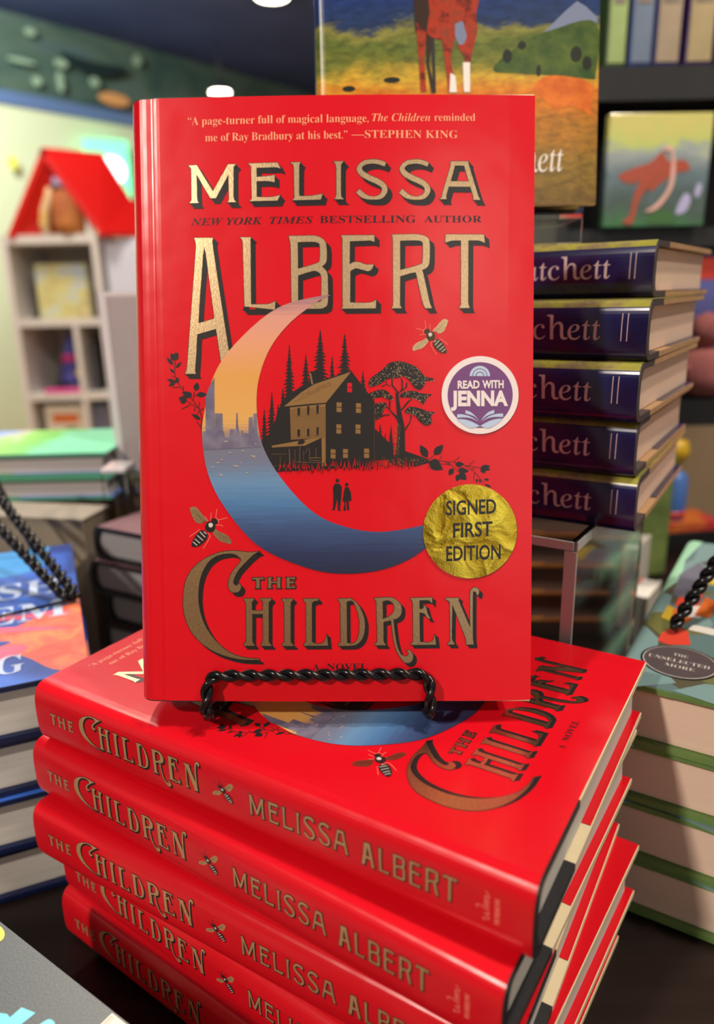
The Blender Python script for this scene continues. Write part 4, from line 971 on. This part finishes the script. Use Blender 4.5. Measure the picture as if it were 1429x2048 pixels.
for k in range(1, 4): copy_book(bb_, (bo[0] + (0, 2, 1, 3)[k], bo[1] + (0, 1, -1, 0)[k], 96.9 - 32.3 * k), ba + (0, .012, -.006, .01)[k], bl[k])
er3 = root('wire_easel', (0, 0, 0), 0, 'black twisted wire easel on the blue cover at the left edge', 'easel')
e0 = Vector((-183, 437, 132.6))
twist_path([e0, (-186, 441, 136), (-252, 500, 182), (-310, 552, 222)], 1.9, 14, 2.0).build('side_rail', WIRE, er3, True)
twist_path([e0 + Vector((-4, -2, .4)), (-192, 437, 136), (-252, 480, 176), (-312, 522, 214)], 1.9, 14, 2.0).build('side_rail', WIRE, er3, True)
MB().tube([(-250, 532, 131.4), (-290, 566, 190), (-332, 560, 236)], 1.8).build('rear_leg', WIRE, er3, True)
MB().tube([(-300, 510, 206), (-306, 538, 214), (-330, 560, 236)], 1.8).build('rear_leg', WIRE, er3, True)
MB().tube([e0 + Vector((0, 0, -.6)), (-262, 388, 131.6)], 1.1).build('front_bar', WIRE, er3, True)
MB().tube([(-222, 478, 131.0), (-250, 532, 131.0)], 1.0).build('rear_foot', WIRE, er3, True)

# dark paperback lying in the near left corner
DKP = noisy('speckled_slate_cover', [(.3, srgb(40, 49, 54)), (.55, srgb(64, 76, 80)), (.72, srgb(92, 104, 104)), (.8, srgb(170, 180, 176))], 1.6, .45, 'UV', 6, bs=.1)
CYN = mat('cyan_title_ink', srgb(100, 205, 226), .4); LBL = mat('cream_label_ink', srgb(222, 200, 178), .4)
def pbk(pr): pass
pa = math.atan2(-.565, .825)
pbx = root('paperback_book', (-87.5, 195.5, 50), pa, 'dark slate paperback with cyan letters, top of the low pile in the near left corner', 'book', 'slate paperbacks near left')
def flat_map(z): return lambda s, t, h: (s, t, z + h)
pr = Print()
K_ = .8374
for t in ('-46,-27.5 -41.8,-25.5 -39.3,-25.7 -39.4,-20.4 -32,-18.6 -32.5,-25 -36,-34 -48,-40 -52,-32', '-26,-21 ~-24.5,-17 ~-20,-17.5 -18,-24 -22,-34 -30,-30', '-64,-36 -60,-30 -54,-33 -60,-46 -70,-44'): pr.poly([[(x * K_, y * K_) for x, y in c] for c in path(t)], CYN, 1)
pr.poly([[(x * K_, y * K_) for x, y in c] for c in path('-4.4,-.8 20,-.8 20,-16 -4.4,-16')], LBL, 1); pr.line([(-2.8, -1.2), (-2.8, -12)], .4, INK, 2); pr.line([(-1.8, -1.2), (-1.8, -12)], .3, INK, 2)
for t in ('-92,-2 ~-86,-1.6 ~-81,-3 ~-79,-6.4 ~-84,-12 -92,-14',): pr.poly([[(x * K_, y * K_) for x, y in c] for c in path(t)], YEL, 1)
sheet('front_cover', pr, flat_map(25), (-99, 70), (-150, 0), [], lambda s: DKP, pbx)
MB().box(-98, 69, -149.5, -.6, .8, 24.4).build('page_block', PAGEW, pbx); MB().box(-99, 70, -150, 0, 0, .7).build('back_cover', DKP, pbx)
MB().box(-99, 70, -150.4, -150, 0, 24.95).build('spine', DKP, pbx)

copy_book(pbx, (-87.5, 195.5, 25), pa, 'slate paperback in the middle of the low pile in the near left corner')
copy_book(pbx, (-87.5, 195.5, 0), pa, 'slate paperback at the bottom of the low pile, on the dark table')

# dark-jacketed stack behind
GREYP = pages('grey_pages', srgb(146, 144, 146), srgb(162, 160, 162)); BRP = mat('dusky_rose_jacket', srgb(120, 84, 92), .3)
BLJ = mat('black_glossy_jacket', (.012, .011, .013), .18)
dl = ['black-edged hardcover with a dusky top, top of the dark stack behind the red books', 'black-edged hardcover second from the top of the dark stack', 'black-edged hardcover third from the top of the dark stack, set back to the right', 'black-edged hardcover fourth from the top of the dark stack', 'black-edged hardcover at the bottom of the dark stack']
db = add_book('hardcover_book', 150, 220, 28.7, (-213.9, 560, 114.8), -.52, dl[0], group='black edged books', front=BRP, spine=BLJ, board=BLK, cloth=BLK, page=GREYP, cloth_w=60)
for k in range(1, 5): copy_book(db, (-213.9 + (0, -6, 2, -3, 0)[k], 560 + (0, 0, 4, 2, 3)[k], 114.8 - 28.7 * k), -.52 + (0, .02, -.03, .01, .02)[k], dl[k])

# beige box, brown riser and the teal picture books, pale boxed set
BEIGE = noisy('beige_grey_board', [(.3, srgb(124, 114, 100)), (.7, srgb(142, 132, 116))], 20, .5)
bx = root('display_box', (-226, 574, 0), math.radians(168), 'beige box riser behind the blue cover, left edge', 'box')
MB().box(0, 210, -40, 0, 0, 142).build('body', BEIGE, bx, bev=1.5); MB().box(-1, 211, -41, 1, 142.1, 145).build('lid', BEIGE, bx, bev=.8)
BRW = noisy('brown_riser', [(.3, srgb(72, 58, 50)), (.7, srgb(92, 76, 64))], 10, .5)
b2 = root('display_riser', (-470, 672, 0), 0, 'dark brown riser under the teal picture books', 'riser')
MB().box(0, 226, 0, 205, 126, 135).build('top_board', BRW, b2); MB().box(6, 16, 6, 200, 0, 126).build('side_board', BRW, b2); MB().box(212, 222, 6, 200, 0, 126).build('side_board', BRW, b2); MB().box(16.1, 211.9, 188, 198, 0, 126).build('back_board', BRW, b2)
TEALC = mat('teal_picture_cover', (.2, .7, .6), .3); _sx = N(TEALC, 'ShaderNodeSeparateXYZ'); L(TEALC, coords(TEALC, 'UV'), _sx.inputs[0])
_n = noise(TEALC, coords(TEALC, 'UV', (.02, .02, 1)), 1, 2); _ma = N(TEALC, 'ShaderNodeMath'); _ma.operation = 'MULTIPLY_ADD'; _ma.inputs[1].default_value = 80; L(TEALC, _n.outputs[0], _ma.inputs[0]); L(TEALC, _sx.outputs[0], _ma.inputs[2])
_mr = N(TEALC, 'ShaderNodeMapRange'); _mr.inputs[1].default_value = 40; _mr.inputs[2].default_value = 290; L(TEALC, _ma.outputs[0], _mr.inputs[0])
L(TEALC, ramp(TEALC, _mr.outputs[0], [(0, srgb(110, 150, 230)), (.4, srgb(120, 160, 235)), (.46, srgb(210, 190, 200)), (.52, srgb(140, 205, 90)), (.68, srgb(110, 200, 90)), (.74, srgb(125, 228, 185)), (1, srgb(125, 228, 185))]), BS(TEALC).inputs['Base Color'])
TEALB = mat('teal_board', srgb(84, 160, 130), .5); PAGEG = pages('picture_book_pages', srgb(178, 172, 168), srgb(190, 184, 180))
tb = add_book('picture_book', 250, 132, 22.5, (-484, 668, 158), .01, 'teal and green picture book on top of the pair at the left edge', group='teal picture books', front=TEALC, spine=TEALC, board=TEALB, cloth=TEALB, page=PAGEG)
copy_book(tb, (-482, 669, 135.3), 0.0, 'teal and green picture book lying underneath its twin on the brown riser')
PALEB = noisy('pale_mauve_card', [(.3, srgb(160, 148, 150)), (.7, srgb(176, 164, 164))], 6, .5); PALEE = mat('pale_card_edge', srgb(214, 206, 208), .5)
ps = root('boxed_book_set', (-228, 705, 152), math.radians(-4), 'tall pale mauve-grey slipcase standing left of the red standing novel', 'boxed set')
MB().box(0, 86, 0, 40, 0, 168).build('case', PALEB, ps, bev=1); MB().box(-8, -.2, 0, 40, 0, 168).build('side_edge', PALEE, ps); MB().box(-8, 86, 0, 40, 168.1, 172).build('top_edge', PALEE, ps)
pd = root('display_riser', (-236, 700, 0), math.radians(-4), 'small olive-brown block under the pale slipcase', 'riser')
MB().box(0, 70, 0, 55, 0, 136).build('block', BRW, pd, bev=1); MB().box(0, 90, 0, 55, 136.1, 151.5).build('cap', noisy('olive_cap', [(.3, srgb(60, 56, 38)), (.7, srgb(84, 78, 54))], 8, .4), pd, bev=1)
ac = root('acrylic_stand', (-217, 604, 0), 0, 'narrow clear plastic stand catching white glints, beside the dark stack', 'book stand')
MB().box(0, 20, 0, 3, 0, 176).build('front_panel', ACRYL, ac); MB().box(0, 20, 30, 33, 0, 176).build('back_panel', ACRYL, ac); MB().box(0, 20, 0, 33, 176.1, 179).build('top_panel', mat('glint_pale_plastic', (.9, .9, .92), .15, trans=.3, ior=1.4), ac)  # whitish top panel colour stands in for glare on the plastic

# ------------------------------------------------------------------ bookcase on the right, behind the navy stack
BCM = noisy('black_shelf_board', [(.3, (.008, .008, .009)), (.7, (.02, .02, .021))], 10, .4)
bc = root('bookcase', (250, 900, -750), 0, 'black bookcase behind the navy stack at the right edge', 'bookcase')
def bz(z): return z + 750
MB().box(0, 420, 0, 220, bz(515), bz(548.5)).build('shelf', BCM, bc); MB().box(0, 420, 20, 220, bz(362), bz(383.5)).build('shelf', BCM, bc); MB().box(0, 420, 0, 220, bz(150), bz(182)).build('shelf', BCM, bc)
MB().box(0, 420, 220, 228, bz(150), bz(1000)).build('back_panel', BCM, bc); MB().box(-12, 0, 0, 220, 0, bz(1000)).build('upright', BCM, bc); MB().box(420, 432, 0, 220, 0, bz(1000)).build('upright', BCM, bc)
MB().box(0, 420, 0, 220, bz(985), bz(1000)).build('shelf', BCM, bc)
sw = [(284, 22, (158, 182, 116), 'pale green'), (309.5, 25, (112, 128, 150), 'blue-grey'), (337, 28, (168, 150, 126), 'tan and grey'), (371, 30, (176, 158, 118), 'golden tan')]
for i, (x, w_, c, nm) in enumerate(sw):
    m1 = noisy('spine_paint', [(.3, srgb(*[int(q * .8) for q in c])), (.6, srgb(*c)), (.75, srgb(190, 168, 110))], 9, .4); e_ = mat('spine_edge', srgb(*((70, 96, 60), (40, 66, 130), (48, 48, 110), (66, 40, 96))[i]), .4)
    r = root('hardcover_book', (x, 905, 549), 0, nm + ' spined book standing on the high black shelf, ' + ('leftmost of four', 'second of four', 'third of four', 'rightmost of four')[i], 'book', 'books on the high black shelf')
    MB().box(0, w_, 0, 150, 0, 228).build('cover', e_, r, bev=2); MB().box(2, w_ - 2, -1.2, -.1, 4, 224).build('spine_label', m1, r)
    MB().box(5, w_ - 5, -1.8, -1.3, 60 + 0 * i, 200).build('spine_panel', noisy('spine_panel_paint', [(.3, srgb(96, 88, 92)), (.7, srgb(150, 140, 120))], 14, .4), r); MB().box(2.5, w_ - 2.5, 3, 149, 228.05, 229).build('page_block', PAGEP, r)
r = root('bookend', (404, 905, 549), 0, 'dark purple block at the end of the high shelf row', 'bookend'); MB().box(0, 20, 0, 120, 0, 180).build('block', mat('dark_purple', srgb(48, 34, 66), .4), r, bev=1)
PIC = mat('glossy_flower_cover', (.3, .4, .3), .12); _sx = N(PIC, 'ShaderNodeSeparateXYZ'); L(PIC, coords(PIC, 'Object'), _sx.inputs[0])
_n = noise(PIC, coords(PIC, 'Object', (1, 1, 1)), 28, 4, .6, .8); _ma = N(PIC, 'ShaderNodeMath'); _ma.operation = 'MULTIPLY_ADD'; _ma.inputs[1].default_value = .06; L(PIC, _n.outputs[0], _ma.inputs[0]); L(PIC, _sx.outputs[2], _ma.inputs[2])
_mr = N(PIC, 'ShaderNodeMapRange'); _mr.inputs[1].default_value = .03; _mr.inputs[2].default_value = .15; L(PIC, _ma.outputs[0], _mr.inputs[0])
L(PIC, ramp(PIC, _mr.outputs[0], [(0, srgb(70, 120, 80)), (.2, srgb(80, 96, 90)), (.45, srgb(104, 124, 132)), (.66, srgb(160, 170, 168)), (.74, srgb(190, 204, 120)), (.9, srgb(206, 200, 120))]), BS(PIC).inputs['Base Color'])
bump(PIC, _n.outputs[0], .4, .002)
pc = root('picture_book', (291, 898, 384), math.radians(2), 'glossy picture book with a red flower shape, face out on the black bookcase', 'book')
MB().box(0, 118, 0, 12, 0, 118).build('cover', PIC, pc, bev=1)
RF = mat('rust_red_paint', srgb(170, 84, 66), .2); PF = mat('peach_paint', srgb(224, 178, 166), .2); GF = mat('green_paint', srgb(70, 110, 64), .2); LF_ = mat('lilac_paint', srgb(178, 176, 214), .2)
def fl_(pts, m, nm='flower_print', dep=-.6): MB().prism([(x, z) for x, z in pts], dep, -.05).build(nm, m, pc)
fl_([p for p in path('~62,78 ~50,68 ~30,62 ~14,54 ~28,46 ~44,50 ~52,38 ~64,46 ~80,56 ~96,60 ~88,70 ~72,68')[0]], RF)
fl_([p for p in path('~58,60 ~42,52 ~34,34 ~30,12 ~22,6 ~34,4 ~40,28 ~52,46 ~64,58')[0]], RF, 'flower_stem', -1.2); fl_([p for p in path('~62,80 ~72,78 ~74,60 ~72,40 ~60,24 ~48,16 ~60,18 ~70,28 ~78,44 ~78,66 ~72,84')[0]], PF, 'flower_petal', -1.6)
fl_([p for p in path('~50,4 ~60,16 ~76,16 ~84,4')[0]], GF, 'leaf_print'); fl_([p for p in path('~84,14 ~92,34 ~100,30 ~96,16')[0]], LF_, 'petal_print'); fl_([p for p in path('~104,36 ~108,46 ~112,40 ~108,30')[0]], LF_, 'petal_print')
# toys low on the bookcase and on the table behind
PLK = noisy('dusty_pink_plush', [(.3, srgb(150, 84, 84)), (.7, srgb(186, 112, 106))], 30, .9)
r = root('plush_toy', (440, 930, 182.5), 0, 'dusty pink plush toy on the low shelf at the right edge', 'toy')
MB().lathe([(0, 0), (26, 4), (32, 28), (24, 54), (8, 62), (0, 64)], 20).build('body', PLK, r, True); MB().lathe([(0, 60), (16, 66), (22, 82), (15, 98), (0, 104)], 20).build('head', PLK, r, True)
MB().lathe([(0, -8), (8, -4), (9, 4), (0, 10)], 12, (-22, -10, 34)).build('arm', PLK, r, True); MB().lathe([(0, -8), (8, -4), (9, 4), (0, 10)], 12, (22, -14, 34)).build('arm', PLK, r, True)
r = root('picture_book', (428, 940, 299), 0, 'small violet and red book face out at the right edge, under the flower picture book', 'book')
MB().box(-20, 60, 0, 12, -116, 60).build('cover', mat('violet_cover', srgb(92, 96, 160), .3), r, bev=1); MB().box(-14, 54, -.8, -.05, 26, 52).build('title_patch', CR, r)
r = root('toy_box', (372, 860, 0), math.radians(8), 'low orange and black box on the table behind the navy stack', 'box'); MB().box(0, 92, 0, 60, 0, 20).build('tray', BLK, r, bev=1); MB().box(4, 88, 3, 57, 20.1, 33).build('lid', noisy('orange_red_card', [(.4, srgb(220, 120, 50)), (.6, srgb(206, 60, 60))], 22, .5), r, bev=1)
r = root('toy_bottle', (402, 888, 33.5), 0, 'blue toy cylinder standing on the orange and black box', 'toy'); MB().lathe([(0, 0), (14, 0), (15, 3), (15, 52), (11, 60), (6, 62), (0, 62)], 24).build('body', mat('sky_blue_plastic', srgb(84, 128, 204), .35), r, True); MB().lathe([(15.2, 4), (15.4, 4), (15.4, 12), (15.2, 12)], 24).build('band', CR, r, True)
r = root('toy_figure', (408, 905, 0), 0, 'small toy figure with a yellow head behind the blue toy cylinder', 'toy'); MB().lathe([(0, 0), (15, 0), (13, 40), (10, 80), (6, 100), (0, 102)], 18).build('body', TANB, r, True); MB().lathe([(0, 100), (10, 104), (16, 116), (12, 130), (0, 134)], 18).build('head', mat('yellow_plastic', srgb(226, 180, 40), .4), r, True)
# brown books seen through the riser
BRJ = noisy('brown_jacket', [(.3, srgb(84, 56, 52)), (.7, srgb(112, 78, 70))], .03, .35, 'UV'); ORB = mat('orange_board', srgb(176, 108, 52), .5); BRPG = pages('dim_brown_pages', srgb(112, 88, 80), srgb(134, 104, 92))
b = add_book('hardcover_book', 170, 130, 30, (98, 665, 90), -.1, 'brown hardcover on top of the stack seen through the clear riser', group='brown books behind the riser', front=BRJ, spine=BRJ, board=ORB, cloth=BRJ, page=BRPG)
for k, t_ in ((1, 'brown hardcover second in the stack seen through the clear riser'), (2, 'brown hardcover third in the stack seen through the clear riser'), (3, 'brown hardcover lowest in the stack seen through the clear riser')): copy_book(b, (98 + 2 * k, 665 + k, 90 - 30 * k), -.1 + .02 * k, t_)
CRP = mat('cream_cover', srgb(226, 220, 206), .5)
for i, (x, y, rz, t_) in enumerate(((252, 585, .95, 'cream book standing on edge between the clear riser and the cut-paper cover, nearer one'), (262, 640, .95, 'cream book standing on edge behind the other cream book, seen past the clear riser'))):
    r = root('paperback_book', (x, y, 0), rz, t_, 'book', 'cream books standing behind the riser'); MB().box(0, 46, 0, 2, 0, 58 + 26 * i).build('front_cover', CRP, r); MB().box(0, 46, 16, 18, 0, 58 + 26 * i).build('back_cover', CR, r); MB().box(1, 45, 2.1, 15.9, 1, 57 + 26 * i).build('page_block', PAGEW, r)
r = root('picture_book', (236, 760, 0), .2, 'olive green book standing behind the clear riser', 'book'); MB().box(0, 120, 0, 14, 0, 140).build('cover', noisy('olive_green_cover', [(.3, srgb(96, 110, 58)), (.6, srgb(136, 160, 88)), (.75, srgb(196, 150, 60))], 20, .4), r, bev=1)

# ------------------------------------------------------------------ white cube shelves, toys and the red gable roof, across the aisle
WHS = noisy('white_laminate', [(.3, srgb(204, 200, 196)), (.7, srgb(216, 212, 208))], 3, .5)
cu = root('cube_shelf', (-1352, 3000, -750), 0, 'white cube shelf unit across the aisle, under the red gable roof', 'shelf unit')
MB().box(-.5, 372.5, -.5, 380, bz(557.2), bz(562)).build('top_panel', WHS, cu)
for z in (530, 220, -74, -380, -740): MB().box(24.2, 347.8, 1, 371, bz(z), bz(z + 27)).build('shelf', WHS, cu)
MB().box(0, 24, 0, 380, 0, bz(557)).build('side_panel', WHS, cu); MB().box(348, 372, 0, 380, 0, bz(557)).build('side_panel', WHS, cu); MB().box(24, 348, 372, 380, 0, bz(556)).build('back_panel', WHS, cu)
MB().box(236, 256, 2, 370, bz(-47), bz(220)).build('divider', WHS, cu); MB().box(236, 256, 2, 370, bz(-353), bz(-74)).build('divider', WHS, cu)
ca = root('white_cabinet', (-976, 3060, -750), 0, 'plain white cabinet right of the cube shelf unit', 'cabinet'); MB().box(0, 420, 0, 380, 0, bz(548)).build('body', mat('cool_white_paint', srgb(196, 200, 216), .5), ca, bev=3); MB().box(8, 412, -12, -1, 60, bz(520)).build('door', mat('cool_white_door', srgb(200, 204, 220), .5), ca, bev=3)
YB = noisy('yellow_blue_picture', [(.35, srgb(170, 190, 210)), (.5, srgb(200, 196, 130)), (.65, srgb(176, 160, 110)), (.75, srgb(214, 208, 150))], 9, .5)
r = root('picture_book', (-1262, 3060, 247.5), math.radians(4), 'yellow and blue picture book in the top cube of the white unit', 'book'); MB().box(0, 200, 0, 30, 0, 210).build('cover', YB, r, bev=2); MB().box(200.1, 214, 2, 28, 2, 208).build('page_block', mat('dim_pages', srgb(120, 116, 92), .7), r)
HAT = noisy('purple_blue_felt', [(.35, srgb(66, 62, 140)), (.65, srgb(96, 104, 190))], 14, .8); HPK = mat('hot_pink_felt', srgb(216, 66, 150), .7)
r = root('toy_hat', (-1190, 3150, -47), 0, 'purple pointed toy hat with a pink band in the middle cube', 'toy'); MB().lathe([(0, 250), (6, 246), (30, 170), (56, 60), (62, 28), (0, 28)], 24).build('cone', HAT, r, True); MB().lathe([(44, 120), (46, 118), (38, 146), (36, 148)], 24).build('band', HPK, r, True); MB().lathe([(0, 0), (84, 2), (86, 14), (62, 28), (0, 28)], 24).build('brim', BLK, r, True); MB().lathe([(0, -22), (18, -14), (24, 0), (18, 14), (0, 22)], 16, (48, -50, 72)).build('pompom', YEL, r, True)
r = root('toy_mat', (-1230, 3006, -47), 0, 'hot pink flat toy in front of the purple pointed hat', 'toy'); MB().box(-40, 110, 0, 44, 0, 18).build('pad', HPK, r, bev=6)
r = root('picture_book', (-1298, 3050, -353), 0, 'white picture book with orange letters in the lower cube of the white unit', 'book'); MB().box(0, 170, 0, 26, 0, 250).build('cover', CRP, r, bev=2); MB().box(30, 140, -1.5, -.1, 180, 215).build('title_patch', CO, r); MB().box(80, 130, -1.5, -.1, 110, 160).build('picture_patch', COL_, r)
r = root('picture_book', (-1090, 3040, -353), 0, 'blue picture book in the lower right cube of the white unit', 'book'); MB().box(0, 80, 0, 26, 0, 250).build('cover', noisy('blue_grey_cover', [(.3, srgb(60, 90, 130)), (.7, srgb(120, 110, 116))], 12, .5), r, bev=2)
r = root('picture_book', (-1080, 3060, -47), .1, 'thin dark book leaning in the narrow middle cube', 'book'); MB().box(0, 22, 0, 180, 0, 200).build('cover', mat('dark_cover', srgb(64, 62, 66), .5), r, bev=2)
ROOF = mat('red_roof_paint', srgb(206, 20, 18), .35)
gr = root('gable_roof', (0, 0, 0), 0, 'red gable roof topping the white cube shelf unit', 'roof')
def slab(pts, th, name):
    a = [Vector(p) for p in pts]; e = Vector(th); v = [tuple(p) for p in a] + [tuple(p + e) for p in a]; n = len(a)
    mesh_obj(name, v, [list(range(n)), list(range(2 * n - 1, n - 1, -1))] + [[i, (i + 1) % n, n + (i + 1) % n, n + i] for i in range(n)], ROOF, gr)
rv = Vector((150, 110, 0))
ap = Vector((-1139, 2990, 865)); fl0 = Vector((-1316, 2990, 563)); fr0 = Vector((-945, 2990, 563))
slab([ap, ap + rv * 1.2, fl0 + rv, fl0], (12, 0, -14), 'roof_panel')
slab([ap, ap + rv * 1.2, ap + rv * 1.2 + Vector((95, 0, -170)), fr0 + rv * 3 + Vector((0, 0, 40)), fr0 + rv * 3, fr0], (-16, 0, -14), 'roof_panel')
r = root('toy_jug', (-1090, 3040, 562.5), 0, 'round orange-brown toy under the red gable roof', 'toy'); MB().lathe([(0, 0), (52, 2), (62, 40), (58, 110), (44, 160), (0, 172)], 24).build('body', noisy('orange_brown_plush', [(.35, srgb(150, 80, 40)), (.65, srgb(200, 128, 66))], 8, .8), r, True); MB().lathe([(30, 165), (52, 172), (40, 205), (0, 222)], 24).build('cap', mat('pale_lilac_plush', srgb(160, 156, 196), .8), r, True)
r = root('toy_banana', (-1180, 3030, 562.5), 0, 'curved yellow and white toy beside the orange-brown toy', 'toy'); MB().tube([(0, 0, 2), (-4, 0, 40), (6, 0, 90), (26, 0, 140), (30, 0, 170)], [14, 20, 18, 15, 10], 12).build('body', noisy('yellow_white_plush', [(.4, srgb(214, 170, 60)), (.6, srgb(214, 200, 190))], 5, .8), r, True)
r = root('white_post', (-1018, 3010, 562.5), 0, 'white post standing under the right slope of the red roof', 'post'); MB().box(0, 22, 0, 22, 0, 110).build('post', WHS, r, bev=1)
